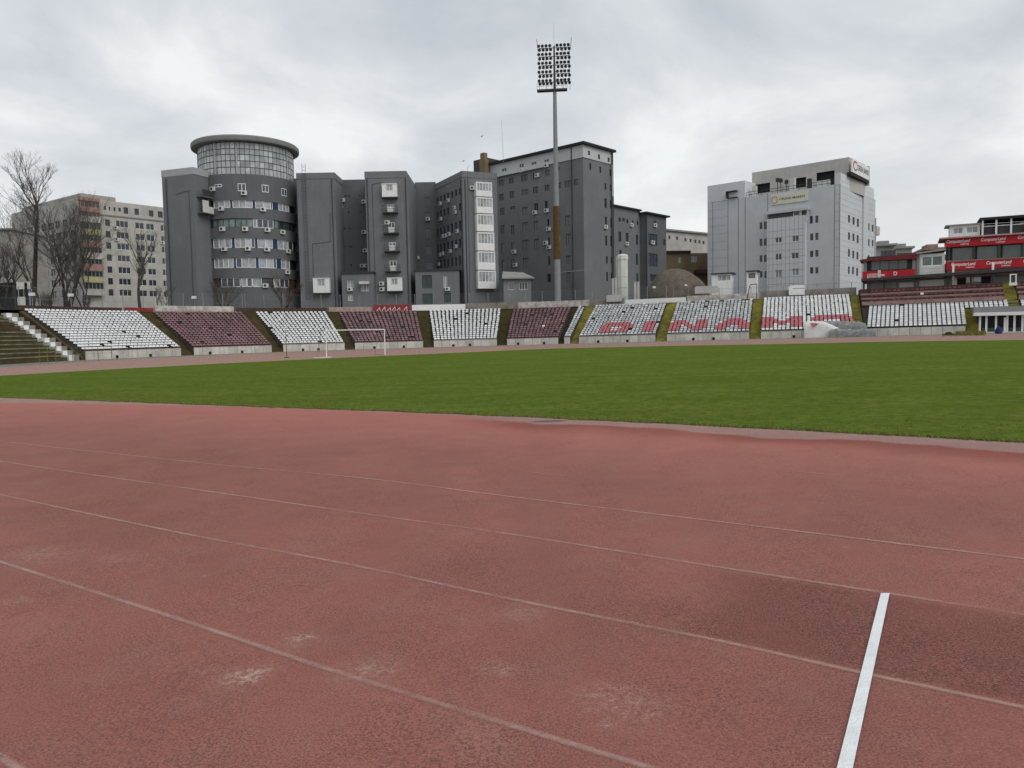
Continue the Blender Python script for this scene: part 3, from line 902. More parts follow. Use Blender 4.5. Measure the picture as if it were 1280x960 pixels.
for a_, b_ in ((55.85, qc - .1), (qd - .1, 90)):
    mb = MB(); sweep(mb, a_, b_, pr, 4); ut = mb.build('upper_tier', 'maroontier', t)
    mb = MB(); sweep(mb, a_ - .02, b_ + .02, [(UT0 - .31, UZ - .25), (UT0 - .31, UZ + .22), (UT0 - .18, UZ + .22), (UT0 - .18, UZ - .25)], 4)
    mb.build('front_lip', 'ledge', ut).matrix_parent_inverse = Matrix.Identity(4)
    for i in range(1, 3):
        d_ = UT0 + i * UTD - .1; mb = MB(); z = UZ + .1 + i * UTR
        sweep(mb, a_ - .02, b_ + .02, [(d_ - .04, z - .22), (d_ - .04, z + .03), (d_ + .1, z + .03), (d_ + .1, z - .22)], 4)
        mb.build('step_lip', 'ledge', ut).matrix_parent_inverse = Matrix.Identity(4)
WD = UT0 + 4 * UTD + .6      # plane of the rear wall
zf = lambda px, py, d_: MS.uv(px, py, d_)
BD = WD - .4
# rear wall, slab over the walkway
z_sl0 = zf(1080, 352, BD)[1]; z_sl1 = zf(1278, 339, BD)[1]
ta, tb = zf(1077, 352, BD)[0], 34
mb = MB()
def slab(mb, ta, tb, za, zb, th, d0, d1):
    mb.hexa([MS.pt(ta, za, d0), MS.pt(tb, zb, d0), MS.pt(tb, zb, d1), MS.pt(ta, za, d1), MS.pt(ta, za + th, d0), MS.pt(tb, zb + th, d0), MS.pt(tb, zb + th, d1), MS.pt(ta, za + th, d1)])
zsl = (z_sl0 + z_sl1) / 2
ts1 = zf(1278, 339, BD)[0]; sl = (z_sl1 - z_sl0) / (ts1 - ta)
slab(mb, ta, tb, z_sl0, z_sl0 + sl * (tb - ta), .34, BD - 1.2, BD + 7); mb.build('slab', 'iron', t)
mb = MB(); mb.fbox(MS, ta + .6, tb, 5.5, z_sl0 - .02, WD + .3, WD + .6); mb.build('rear_wall', 'plaster', t)
# openings and panels under the slab
for (x0, y0, x1, y1, m) in ((1146, 350, 1180, 358, 'offwhite'), (1190, 347, 1196, 356, 'white'), (1197, 348, 1207, 356, 'black'), (1208, 346, 1216, 353, 'white'), (1217, 346, 1226, 352, 'white'), (1227, 346, 1238, 354, 'black'), (1089, 353, 1120, 362, 'dust'), (1124, 353, 1142, 360, 'offwhite')):
    mb = MB(); a_, b_, c_, d__ = MS.rect(x0, y0, x1, y1, WD + .2); mb.fbox(MS, a_, b_, c_, d__, WD + .2, WD + .29); mb.build('wall_panel', m, t)
for px in (1079, 1104, 1146.5, 1183, 1212, 1239):
    a_ = zf(px, 352, BD)[0]; mb = MB(); mb.fbox(MS, a_, a_ + .22, 5.6, z_sl0 + sl * (a_ - ta), BD - .6, BD - .38); mb.build('column', 'iron', t)

def glazed(parent, F, rc, d0, name='window', fm='pvc', pm='pane', nv=2, nh=1, fr=.07, dep=.1):
    t0, t1, h0, h1 = rc
    mb = MB()
    mb.fbox(F, t0, t1, h0, h0 + fr, d0 - .03, d0 + dep); mb.fbox(F, t0, t1, h1 - fr, h1, d0 - .03, d0 + dep)
    mb.fbox(F, t0, t0 + fr, h0 + fr, h1 - fr, d0 - .03, d0 + dep); mb.fbox(F, t1 - fr, t1, h0 + fr, h1 - fr, d0 - .03, d0 + dep)
    for i in range(1, nv):
        x = t0 + (t1 - t0) * i / nv; mb.fbox(F, x - fr / 2, x + fr / 2, h0 + fr, h1 - fr, d0 - .02, d0 + dep)
    o = mb.build(name, fm, parent)
    pb = MB()
    for i in range(nv):
        a_, b_ = t0 + (t1 - t0) * i / nv + fr * .5, t0 + (t1 - t0) * (i + 1) / nv - fr * .5
        pb.quad(F.pt(a_, h0 + fr * .5, d0 + dep * .6), F.pt(b_, h0 + fr * .5, d0 + dep * .6), F.pt(b_, h1 - fr * .5, d0 + dep * .6), F.pt(a_, h1 - fr * .5, d0 + dep * .6))
    p = pb.build('pane', pm, o)
    p.matrix_parent_inverse = Matrix.Identity(4) if o.parent is None else (o.matrix_parent_inverse @ Matrix.Identity(4)).inverted() @ o.matrix_parent_inverse
    # both meshes hold world coordinates; the pane's own inverse is identity relative to its frame
    p.matrix_parent_inverse = Matrix.Identity(4)
    return o

# red banded commentary box
ra, rb = zf(1078, 340, BD)[0], zf(1144, 340, BD)[0]
t = thing('press_box', MS.pt((ra + rb) / 2, z_sl0 + .3, BD), 'low box with red band, dark glazing and sloping red roof edge', 'press box')
h0, h1 = zf(1111, 350.3, BD)[1], zf(1111, 338, BD)[1]
mb = MB(); mb.fbox(MS, ra, rb, h0 + .05, h1, BD, BD + 4); mb.build('band', 'redbanner', t)
w1 = zf(1111, 322, BD)[1]
mb = MB(); mb.fbox(MS, ra + .5, rb - .1, h1, w1 + .3, BD + .5, BD + 3.8); mb.build('cabin', 'iron', t)
glazed(t, MS, (ra + 1.0, rb - .9, h1 + .08, w1), BD + .38, 'window', 'iron', 'panetint', 4)
mb = MB(); mb.fbox(MS, ra + .1, ra + .5, h1, w1, BD + .1, BD + .4); mb.fbox(MS, rb - .35, rb - .02, h1, w1, BD + .1, BD + .4); mb.build('pillar', 'plaster', t)
rl0, rl1 = zf(1075.5, 326, BD)[1], zf(1144, 318.5, BD)[1]; r0 = zf(1075, 326, BD)[0]
mb = MB(); mb.hexa([MS.pt(r0, rl0 - .1, BD - .3), MS.pt(rb + .1, rl1 - .55, BD - .3), MS.pt(rb + .1, rl1 - .55, BD + 4), MS.pt(r0, rl0 - .1, BD + 4), MS.pt(r0, rl0 + .12, BD - .3), MS.pt(rb + .1, rl1 + .2, BD - .3), MS.pt(rb + .1, rl1 + .2, BD + 4), MS.pt(r0, rl0 + .12, BD + 4)]); mb.build('roof', 'redroof', t)
mb = MB()
a_, b_, c_, d__ = MS.rect(1084, 345, 1097.5, 348, BD); text(mb, MS, 'CLUB SPORTIV', a_, b_, c_ + .32, d__ + .32, BD - .02); text(mb, MS, 'BUCURESTI', a_, b_, c_ - .02, d__ - .02, BD - .02)
a_, b_, c_, d__ = MS.rect(1117, 339.5, 1121.5, 344, BD); text(mb, MS, 'D', a_, b_, c_, d__, BD - .02)
mb.build('lettering', 'whitetext', t)
mb = MB(); a_, b_, c_, d__ = MS.rect(1097.2, 338.5, 1106, 350, BD); mb.fbox(MS, a_, a_ + .35, c_, d__ + .1, BD - .035, BD - .01); mb.fbox(MS, a_ + .35, b_, c_, c_ + .3, BD - .035, BD - .01); mb.fbox(MS, a_ + .35, b_, c_ + .5, c_ + .75, BD - .035, BD - .01); mb.build('white_patch', 'offwhite', t)
mb = MB(); mb.fbox(MS, ra + .1, rb, h0 - .12, h0 + .04, BD - .04, BD + .2); mb.build('edge_strip', 'ledge', t)

# white cabin between
ra, rb = zf(1148.5, 330, BD)[0], zf(1181, 330, BD)[0]
t = thing('white_cabin', MS.pt((ra + rb) / 2, zsl, BD), 'white boarded cabin with two wide windows between the red banded boxes', 'cabin')
h0, hm, h1 = zf(1165, 347, BD)[1], zf(1165, 332.5, BD)[1], zf(1165, 318, BD)[1]
mb = MB(); mb.fbox(MS, ra, rb, h0, hm, BD + .2, BD + 3)
mb.fbox(MS, ra, rb, h1 - .15, h1 + .1, BD + .2, BD + 3)
mb.fbox(MS, ra, ra + .3, hm, h1 - .15, BD + .2, BD + .5); mb.fbox(MS, rb - .2, rb, hm, h1 - .15, BD + .2, BD + .5); mb.fbox(MS, ra, rb, hm, h1 - .15, BD + 2.8, BD + 3)
for k_ in range(3): mb.fbox(MS, ra + .02, rb - .02, h0 + .3 + k_ * .45, h0 + .34 + k_ * .45, BD + .17, BD + .2)
mb.build('wall', 'offwhite', t)
glazed(t, MS, (ra + .3, rb - .2, hm, h1 - .15), BD + .3, 'window', 'pvc', 'panegreen', 2, fr=.12)
mb = MB(); mb.hexa([MS.pt(ra - .6, h1 + .1, BD - .2), MS.pt(rb + .1, h1 + .45, BD - .2), MS.pt(rb + .1, h1 + .45, BD + 3.5), MS.pt(ra - .6, h1 + .1, BD + 3.5), MS.pt(ra - .6, h1 + .3, BD - .2), MS.pt(rb + .1, h1 + .65, BD - .2), MS.pt(rb + .1, h1 + .65, BD + 3.5), MS.pt(ra - .6, h1 + .3, BD + 3.5)]); mb.build('roof', 'dust', t)
mb = MB(); a_ = zf(1145.8, 330, BD)[0]; mb.fbox(MS, a_, a_ + .32, h0, h1 + .2, BD + .1, BD + 2); mb.build('post', 'plaster', t)

# two storey red bannered box
ra, rb = zf(1183, 320, BD)[0], 32
t = thing('vip_box', MS.pt(ra + 4, zsl, BD), 'two storey box with red advertising banners above and below its glazing', 'press box')
B0, B1, B2, B3 = (zf(1232, y, BD)[1] for y in (335.8, 325, 306.3, 295.8))
Bb = zf(1232, 345, BD)[1]
mb = MB(); mb.fbox(MS, ra + .1, rb, Bb, B0, BD + .25, BD + 5); mb.build('skirt', 'ledge', t)
mb = MB(); mb.fbox(MS, ra, rb, B0, B1, BD, BD + 5); mb.build('banner', 'redbanner', t)
mb = MB(); mb.fbox(MS, ra + .1, rb, B1, B2, BD + .55, BD + 5); mb.build('cabin', 'iron', t)
gl = zf(1190, 318, BD)[0]
k_ = 0
while gl < rb - 3:
    glazed(t, MS, (gl, gl + 2.6, B1 + .12, B2 - .08), BD + .4, 'window', 'iron', 'panetint', 1); gl += 2.72
mb = MB(); mb.fbox(MS, ra - .05, rb, B2, B3, BD - .03, BD + 5); mb.build('banner', 'redbanner', t)
mb = MB(); mb.fbox(MS, ra, rb, B1 + .003, B1 + .14, BD - .06, BD + .5); mb.build('edge_strip', 'ledge', t)
mb = MB(); mb.hexa([MS.pt(ra - .8, B3 + .003, BD - .5), MS.pt(rb, B3 + .003, BD - .5), MS.pt(rb, B3 + .003, BD + 5.5), MS.pt(ra - .8, B3 + .003, BD + 5.5), MS.pt(ra - .8, B3 + .2, BD - .3), MS.pt(rb, B3 + .2, BD - .3), MS.pt(rb, B3 + .2, BD + 5.5), MS.pt(ra - .8, B3 + .2, BD + 5.5)]); mb.build('roof', 'ledge', t)
for k_, (x0, x1) in enumerate(((1183.5, 1212.5), (1226, 1257.5), (1272, 1303), (1189, 1219.5), (1233, 1264.5), (1279, 1310))):
    l0, l1, dd_ = (B2, B3, BD - .05) if k_ < 3 else (B0, B1, BD - .02)
    a_, b_ = zf(x0, 303 if k_ < 3 else 331, BD)[0], zf(x1, 303 if k_ < 3 else 331, BD)[0]
    mb = MB(); text(mb, MS, 'ComputerLand', a_, b_, l0 + (l1 - l0) * .48, l0 + (l1 - l0) * .86, dd_, .25); text(mb, MS, 'ROMANIA', a_ + (b_ - a_) * .6, b_ - .1, l0 + (l1 - l0) * .18, l0 + (l1 - l0) * .34, dd_)
    mb.build('lettering', 'whitetext', t)
for px in (1190, 1239.5):
    a_ = zf(px, 338, BD)[0]; mb = MB(); mb.fbox(MS, a_, a_ + .26, Bb - .3, B0 + .75, BD - .14, BD - .06); mb.build('bracket', 'white', t)
for px in (1185, 1216, 1247, 1277):
    a_ = zf(px, 315, BD)[0]; mb = MB(); mb.fbox(MS, a_, a_ + .22, B1 + .14, B2, BD + .1, BD + .3); mb.build('pillar', 'iron', t)
# rooftop: white cabin and framed terrace
ra, rb = zf(1187, 290, BD + .6)[0], zf(1225, 290, BD + .6)[0]
h0, h1 = B3 + .2, zf(1205, 281.5, BD + .6)[1]
t = thing('rooftop_cabin', MS.pt((ra + rb) / 2, h0, BD + .6), 'small white cabin with two windows on the roof of the bannered box', 'cabin')
hm = h0 + (h1 - h0) * .3; hq = h1 - .25
mb = MB(); mb.fbox(MS, ra, rb, h0, hm, BD + .6, BD + 3.4); mb.fbox(MS, ra, rb, hq, h1, BD + .6, BD + 3.4); mb.fbox(MS, ra, ra + .4, hm, hq, BD + .6, BD + 3.4); mb.fbox(MS, rb - .2, rb, hm, hq, BD + .6, BD + 3.4); mb.fbox(MS, (ra + rb) / 2 - .2, (ra + rb) / 2 + .2, hm, hq, BD + .6, BD + 1); mb.fbox(MS, ra, rb, hm, hq, BD + 3.2, BD + 3.38); mb.build('wall', 'white', t)
m_ = (ra + rb) / 2
for a_, b_ in ((ra + .4, m_ - .2), (m_ + .2, rb - .2)): glazed(t, MS, (a_, b_, hm, hq), BD + .7, 'window', 'pvc', 'panelight', 2)
mb = MB(); mb.fbox(MS, ra - .5, rb + .05, h1, h1 + .14, BD + .3, BD + 3.7); mb.build('roof', 'dust', t)
ra, rb = zf(1226.5, 285, BD + .4)[0], 32
h1 = zf(1250, 271.5, BD + .4)[1]
t = thing('rooftop_terrace', MS.pt(ra + 3, h0, BD + .4), 'covered rooftop terrace with white posts and dark balustrade beside the small white cabin', 'terrace')
mb = MB(); mb.fbox(MS, ra - .2, rb, h1 - .25, h1 + .05, BD - .1, BD + 4.5); mb.build('roof', 'roofdark', t)
mb = MB(); mb.fbox(MS, ra + .2, rb, h0 + .05, h0 + (h1 - h0) * .5, BD + .5, BD + .56); mb.build('balustrade', 'iron', t)
mb = MB(); mb.fbox(MS, ra, rb, h0 + (h1 - h0) * .5, h0 + (h1 - h0) * .5 + .1, BD + .42, BD + .5); mb.build('rail', 'white', t)
mb = MB(); mb.fbox(MS, ra, rb, h0, h1 - .3, BD + 4.2, BD + 4.4); mb.build('rear_wall', 'brick', t)
for px in (1227, 1244, 1262.5, 1281, 1300):
    a_ = zf(px, 285, BD + .4)[0]; mb = MB(); mb.fbox(MS, a_, a_ + .2, h0, h1 - .25, BD + .2, BD + .4); mb.build('post', 'white', t)
for px, py, s_ in ((1230, 285.5, .7), (1275, 280.5, .9)):
    a_, b_ = zf(px, py, BD + 1.5); mb = MB(); mb.fbox(MS, a_, a_ + s_, b_ - .3, b_ + .25, BD + 1.5, BD + 1.6); mb.build('white_board', 'white', t)
# yellow stairs of the main stand
for q0, q1, n_, d0, d1, z0, z1, lab in ((qb + .05, qb + 1.45, 14, .1, 7 * RD + .3, .1, WALLH + 7 * RISE, 'yellow stairs from the track beside the white framed dugout'),
                                        (qc, qd - .15, 16, 7 * RD + .35, WD - .3, WALLH + 7 * RISE, UZ + 3 * UTR + .2, 'high yellow stairs cutting through the pink tiers')):
    pr = [(d0, -.3 if d0 < 1 else z0 - .5), (d0, z0)]
    for i in range(n_): pr += [(d0 + (d1 - d0) * (i + .7) / n_, pr[-1][1]), (d0 + (d1 - d0) * (i + .7) / n_, z0 + (z1 - z0) * (i + 1) / n_)]
    pr += [(d1, z1), (d1, -.3 if d0 < 1 else z0 - .5)]
    mb = MB(); sweep(mb, q0, q1, pr, 2); tag(mb.build('stand_stairs', 'yellow', origin=rp(q0, 0, 0)), lab, 'stairs')
# gate frame at the top of the high stairs
a_, b_ = zf(1262, 356, WD - 2.2), zf(1271, 343.5, WD - 2.2)
t = thing('turnstile_frame', MS.pt((a_[0] + b_[0]) / 2, a_[1], WD - 2.2), 'white open frame standing at the head of the high yellow stairs', 'gate')
mb = MB(); w_ = .13; mb.fbox(MS, a_[0], a_[0] + w_, a_[1], b_[1], WD - 2.2, WD - 2.1); mb.fbox(MS, b_[0] - w_, b_[0], a_[1], b_[1], WD - 2.2, WD - 2.1); mb.fbox(MS, a_[0], b_[0], b_[1], b_[1] + w_, WD - 2.2, WD - 2.1); mb.build('frame', 'white', t)
mb = MB(); mb.fbox(MS, a_[0] - .05, b_[0] + .05, a_[1] - .1, a_[1] + .25, WD - 2.3, WD - 1.9); mb.build('base', 'white', t)

# dugout
ra = MS.uv(1222.5, 405, .3)[0]; rb = 27
P = MS.pt(ra + 2, g(54), .3)
t = thing('dugout_shelter', P, 'white framed glazed dugout shelter set into the front of the main stand', 'dugout')
zb = g(P.x) ; zt = MS.uv(1255, 392.5, .2)[1]
mb = MB(); mb.fbox(MS, ra - .4, rb, zt - .15, zt + .22, -.5, 2.2); mb.build('canopy', 'white', t)
for px in (1223.5, 1231.5, 1243.5, 1254.5, 1257.5, 1266.5, 1276.5, 1288, 1300):
    a_ = MS.uv(px, 405, .2)[0]; mb = MB(); mb.fbox(MS, a_, a_ + (.2 if px != 1254.5 else .3), zb - .02, zt - .15 - (.25 if px == 1254.5 else 0), .0, .14); mb.build('post', 'white', t)
mb = MB(); mb.fbox(MS, ra, rb, zb - .05, zt - .15, 1.9, 2.1); mb.build('rear_wall', 'iron', t)
mb = MB(); mb.fbox(MS, ra + .1, rb, zb - .05, zb + .12, -.1, 1.9); mb.build('sill', 'offwhite', t)
mb = MB(); mb.quad(MS.pt(ra + 1.2, zb + .5, .1), MS.pt(rb, zb + .5, .1), MS.pt(rb, zt - .3, .1), MS.pt(ra + 1.2, zt - .3, .1)); 
mb = MB(); mb.fbox(MS, ra + .5, rb - 1, zb + .45, zb + .55, 1.1, 1.5); mb.fbox(MS, ra + .5, rb - 1, zb + .12, zb + .45, 1.35, 1.45); mb.build('bench', 'plaster', t)
mb = MB(); mb.fbox(MS, ra - .4, rb, zt + .22, WALLH + 7 * RISE + g(54) + .1, .9, 4.9); 
tag(mb.build('walkway_slab', 'plaster', origin=MS.pt(ra + 3, zt, 2)), 'raised grey walkway block above the glazed dugout', 'walkway')
# bits on the ground in front
P = ghit(1248, 417); mb = MB()
bm_pts = []
for i in range(9):
    a_ = i / 8 * 6.283
mb.lathe([(.0, 0), (.3, .02), (.36, .15), (.31, .4), (.2, .62), (.1, .8), (.0, .82)], (P.x, P.y), 12)
o = mb.build('kit_bag', 'blue', origin=(P.x, P.y, 0)); o.location.z = P.z
tag(o, 'dark blue bag standing before the dugout posts', 'bag')
for px, py, lab in ((1186, 418.3, 'flat black rubber lump lying at the front wall of the main stand'), (1195, 415.8, 'larger black rubber heap beside the yellow weeds')):
    P = ghit(px, py + .8); mb = MB(); mb.lathe([(0, 0), (.42, .0), (.46, .12), (.3, .3), (.12, .36), (0, .36)], (P.x, P.y), 10)
    for v in mb.v: v.x += .12 * noise.noise(v * 3); v.z *= 1 if px < 1190 else 1.5
    o = mb.build('rubber_heap', 'black', origin=(P.x, P.y, 0)); o.location.z = P.z; tag(o, lab, 'debris')
mb = MB(); rr = random.Random(2)
for i in range(2600):
    px = rr.uniform(1178, 1232); P = ghit(px, 418.2 + rr.gauss(0, .5) + (1232 - px) * .012)
    h = rr.uniform(.08, .4) * (1.2 if px > 1195 else .4); a_ = rr.uniform(0, 6.28); k = len(mb.v)
    mb.v += [P + Vector((-.05 * math.cos(a_), -.05 * math.sin(a_), 0)), P + Vector((.05 * math.cos(a_), .05 * math.sin(a_), 0)), P + Vector((rr.uniform(-.1, .1), rr.uniform(-.1, .1), h))]
    mb.f.append((k, k + 1, k + 2)); mb.mi.append(0)
o = mb.build('weeds', 'weeds'); o['kind'] = 'stuff'

# rolled landing mats under tarpaulin
def lumpy(name, m, parent, px0, px1, ylo, ytop, d0, d1, amp, seed, topf=None, nx=40, ny=14):
    """quilted body over a footprint along the main front wall; ytop(px) gives its height in the photo"""
    F = Face((rail(55, 0)[0].x, rail(55, 0)[0].y), (T1.x, T1.y))
    mb = MB()
    for i in range(nx + 1):
        px = px0 + (px1 - px0) * i / nx
        t_, zt_ = F.uv(px, ytop(px), d0)
        zt_ -= 0
        base = g((F.pt(t_, 0, d0)).x)
        H = max(.05, zt_ - base)
        if i in (0, nx): H *= .75
        for j in range(ny + 1):
            a_ = math.pi * j / ny
            d_ = (d0 + d1) / 2 - (d1 - d0) / 2 * math.copysign(abs(math.cos(a_)) ** .45, math.cos(a_)); z_ = H * abs(math.sin(a_)) ** .5
            nn = noise.noise((t_ * .9 + seed, d_ * 1.2, z_ * 1.3)) * amp + noise.noise((t_ * 3, d_ * 3 + seed, z_ * 3)) * amp * .5
            mb.v.append(F.pt(t_, base + max(0, z_ + nn * (j not in (0, ny))) * 1.0, d_ + nn * .6))
    m_ = ny + 1
    for i in range(nx):
        for j in range(ny):
            a_ = i * m_ + j; mb.f.append((a_, a_ + 1, a_ + m_ + 1, a_ + m_)); mb.mi.append(0)
    mb.f.append(tuple(range(m_))); mb.mi.append(0); mb.f.append(tuple(reversed(range(nx * m_, nx * m_ + m_)))); mb.mi.append(0)
    return mb.build(name, m, parent, smooth=True), F
P = ghit(1045, 423)
t = thing('landing_mat_stack', P, 'stack of landing mats under white and wrinkled grey tarpaulin at the foot of stands', 'sports mat')
lumpy('white_cover', 'tarpwhite', t, 1005.5, 1052, 0, lambda x: 402.2 + .3 * math.sin(x) + max(0, x - 1030) ** 1.25 * .22, -2.9, -.9, .14, 3)
lumpy('grey_tarp', 'tarpgrey', t, 1030, 1084, 0, lambda x: 401.8 + max(0, x - 1074) * .35 + .4 * math.sin(x * .7), -1.9, -.3, .22, 9)
lumpy('front_roll', 'tarpgrey', t, 1038, 1094.5, 0, lambda x: 411.3 + .5 * math.sin(x * .4), -4.0, -2.7, .12, 21)
F = Face((rail(55, 0)[0].x, rail(55, 0)[0].y), (T1.x, T1.y))
mb = MB(); q = [(1011.5, 404), (1020, 403.6), (1022, 404.6), (1017, 409.6), (1015, 408)]
mb.poly([F.pt(*F.uv(x, y, -3.12), -3.12) for x, y in q]); mb.poly([F.pt(*F.uv(x, y, -3.12), -3.12) for x, y in [(1020, 404.8), (1025, 403.8), (1021, 406.5), (1017.5, 409.6)]]); mb.build('emblem', 'r_seat', t)

# ------------------------------------------------------------------ fence, lamps, goal, poles on the pitch side
def fence(q0, q1, d_, lab, h=2.7, step=2.9, base=TOP - .1):
    t = thing('chain_link_fence', rp((q0 + q1) / 2, d_, base), lab, 'fence', 'chain link fence round the stands')
    n = max(2, round(qlen(q0, q1) * 1.3 / step)); qs = lin(q0, q1, n)
    for q in qs:
        a_ = rp(q, d_, base); mb = MB(); mb.tube(a_, a_ + Vector((0, 0, h)), .045, n=5); mb.build('post', 'steel', t)
    mb = MB()
    for a_, b_ in zip(qs, qs[1:]):
        A, B = rp(a_, d_, base), rp(b_, d_, base); L_ = (B - A).length
        for z in (.1, h * .5, h - .05): mb.tube(A + Vector((0, 0, z)), B + Vector((0, 0, z)), .014, n=3, cap=False)
        k = int((L_ + h) / .34)
        for i in range(-int(h / .34), int(L_ / .34)):
            for s_ in (0, 1):
                x0, x1 = i * .34, i * .34 + h; z0, z1 = 0, h
                if x0 < 0: z0, x0 = -x0, 0
                if x1 > L_: z1, x1 = h - (x1 - L_), L_
                if z1 <= z0: continue
                if s_: x0, x1 = L_ - x0, L_ - x1
                D = (B - A) / L_
                mb.tube(A + D * x0 + Vector((0, 0, z0)), A + D * x1 + Vector((0, 0, z1)), .0045, n=3, cap=False)
    mb.build('wire_mesh', 'steel', t)
fence(-78, -40, LEN + 2.2, 'tall chain-link fence behind the curved white and maroon blocks')
fence(-39.5, 4, LEN + 2.4, 'tall chain-link fence before the dark grey wing buildings')
fence(4.5, 30, LEN + 2.4, 'tall chain-link fence around the foot of the floodlight mast')
fence(31, 55, LEN + 2.2, 'chain-link fence before the dome and the clad building', h=1.9)
for px, py, Y, lab in ((40, 368, 91, 'small white lamp head on a thin pole before the forked bare tree'), (88.5, 369, 98, 'small white lamp head on a thin pole before the bushy bare tree'), (242.5, 372, 108, 'small white lamp head on a thin pole before the tower flank')):
    P = at(px, py, Y); zb = TOP - .2
    t = thing('pole_lamp', (P.x, P.y, zb), lab, 'lamp', 'small lamps behind the top row')
    mb = MB(); mb.tube((P.x, P.y, zb), (P.x, P.y, P.z - .1), .05, .04); mb.build('pole', 'steel', t)
    mb = MB(); mb.fbox(Face((P.x, P.y), (1, 0)), -.26, .26, P.z - .17, P.z + .2, -.25, .2); mb.build('lamp_head', 'white', t)
for px0, y0, px1, y1, Y, lab in ((20.5, 352.5, 30, 361.5, 92, 'grey white board hanging on poles above the stepped ledge'), (22, 371, 31.5, 382, 89, 'upright pale board standing at the head of the stepped ledge'), (34, 352, 37.5, 361.5, 93, 'narrow pale board beside the grey white one')):
    F = Face((0, Y), (1, 0)); a_, b_, c_, d__ = F.rect(px0, y0, px1, y1)
    t = thing('notice_board', F.pt((a_ + b_) / 2, TOP - .3), lab, 'board')
    mb = MB(); mb.fbox(F, a_, b_, c_, d__, 0, .06); mb.build('panel', 'offwhite', t)
    mb = MB(); mb.fbox(F, a_ + .1, a_ + .17, TOP - .5, d__, .07, .13); mb.fbox(F, b_ - .17, b_ - .1, TOP - .5, d__, .07, .13); mb.build('posts_frame', 'steel', t)

A, B = ghit(408.3, 447), ghit(481.3, 443.8)
HG = (at(481.5, 411.8, B.y).z - B.z + at(408, 413, A.y).z - A.z) / 2
t = thing('football_goal', (A + B) / 2, 'white football goal frame standing at the far rim of the grass', 'goal')
for p in (A, B):
    mb = MB(); mb.tube(p, p + Vector((0, 0, HG)), .042, n=8); mb.build('post', 'white', t)
mb = MB(); mb.tube(A + Vector((0, 0, HG)), B + Vector((0, 0, HG)), .04, n=8); mb.build('crossbar', 'white', t)
bk = Vector((-(B - A).y, (B - A).x, 0)).normalized()
for p in (A, B):
    mb = MB(); mb.tube(p + Vector((0, 0, HG)), p + bk * .8 + Vector((0, 0, HG)), .02, n=5); mb.tube(p + bk * .8 + Vector((0, 0, HG)), p + bk * 1.6, .02, n=5); mb.tube(p + Vector((0, 0, .03)), p + bk * 1.6 + Vector((0, 0, .03)), .025, n=5); mb.build('side_brace', 'steel', t)
nb = MB(); WG = (B - A).length
for i in range(int(WG / .3) + 1):
    p = A + (B - A) * (i * .3 / WG); nb.tube(p + bk * .8 + Vector((0, 0, HG)), p + bk * 1.6, .003, n=3, cap=False)
for j in range(8):
    f2 = j / 7; nb.tube(A + bk * (.8 + .8 * f2) + Vector((0, 0, HG * (1 - f2))), B + bk * (.8 + .8 * f2) + Vector((0, 0, HG * (1 - f2))), .003, n=3, cap=False)
nb.build('net', 'steel', t)
mb = MB(); mb.fbox(Face((A.x, A.y), ((B - A).x, (B - A).y)), -1.2, .4, A.z, A.z + .06, -.1, .25); mb.build('ground_beam', 'offwhite', t)
P = ghit(358.5, 447.5); zt = at(358.5, 412.5, P.y).z
t = thing('training_pole', P, 'thin yellowish pole standing on the grass rim beside the goal', 'pole')
mb = MB(); mb.tube(P, (P.x, P.y, zt), .045, .035); mb.build('shaft', 'weeds', t)
mb = MB(); mb.tube(P, P + Vector((0, 0, .06)), .22, .2, 10); mb.build('base', 'iron', t)
# thin rails before the far-left terrace
for pts, lab in (([(50, 455), (60, 454.5), (70, 454)], 'short yellowish rail at the foot of the plank terrace'), ([(91, 452.5), (107, 452), (123, 451), (140, 450)], 'thin yellowish rail before the curved white block')):
    PP = [ghit(*p) for p in pts]
    t = thing('track_rail', PP[0], lab, 'railing')
    for p in PP: mb = MB(); mb.tube(p, p + Vector((0, 0, 1.35 if len(PP) > 3 else 1.5)), .028, n=5); mb.build('post', 'weeds', t)
    mb = MB()
    for a_, b_ in zip(PP, PP[1:]):
        for z in (1.3, .7): mb.tube(a_ + Vector((0, 0, z)), b_ + Vector((0, 0, z)), .018, n=4)
    mb.build('rail', 'weeds', t)

# ------------------------------------------------------------------ floodlight mast
Y = 118.5
B = at(697.3, 378, Y); T_ = at(692.2, 58, Y); B.z = TOP - .3
cx, cy = B.x, B.y
zz_ = lambda px, py: at(px, py, Y).z
t = thing('floodlight_mast', (cx, cy, B.z), 'tall grey floodlight mast with a bank of lamps and a rust brown section', 'floodlight')
zrt, zrb, zplat, ztop = zz_(694.5, 258), zz_(696, 324), zz_(691, 113), zz_(692, 57.5)
mb = MB(); mb.tube((cx, cy, B.z), (cx, cy, zrb), .5, .47, 16); mb.tube((cx, cy, zrb), (cx, cy, zplat), .47, .27, 16); mb.build('pole', 'mast', t, smooth=False)
mb = MB(); mb.tube((cx, cy, zrb), (cx, cy, zrt), .56, .52, 16); mb.build('rust_section', 'rust', t)
mb = MB(); mb.box((cx + .35, cy - .5, (zrt + zrb) / 2 - 1), (.14, .12, 1.0)); mb.build('control_box', 'weeds', t)
HF = Face((cx, cy), (math.cos(R(-6)), math.sin(R(-6))))
mb = MB(); mb.tube((cx, cy, zplat), (cx, cy, ztop), .2, .12, 8); mb.build('head_spine', 'iron', t)
pw = at(709, 113, Y).x - at(671.5, 113, Y).x; pl = at(671.5, 113, Y).x - cx
mb = MB(); mb.fbox(HF, pl, pl + pw, zplat - .12, zplat + .12, -.5, .4); mb.build('platform', 'iron', t)
mb = MB()
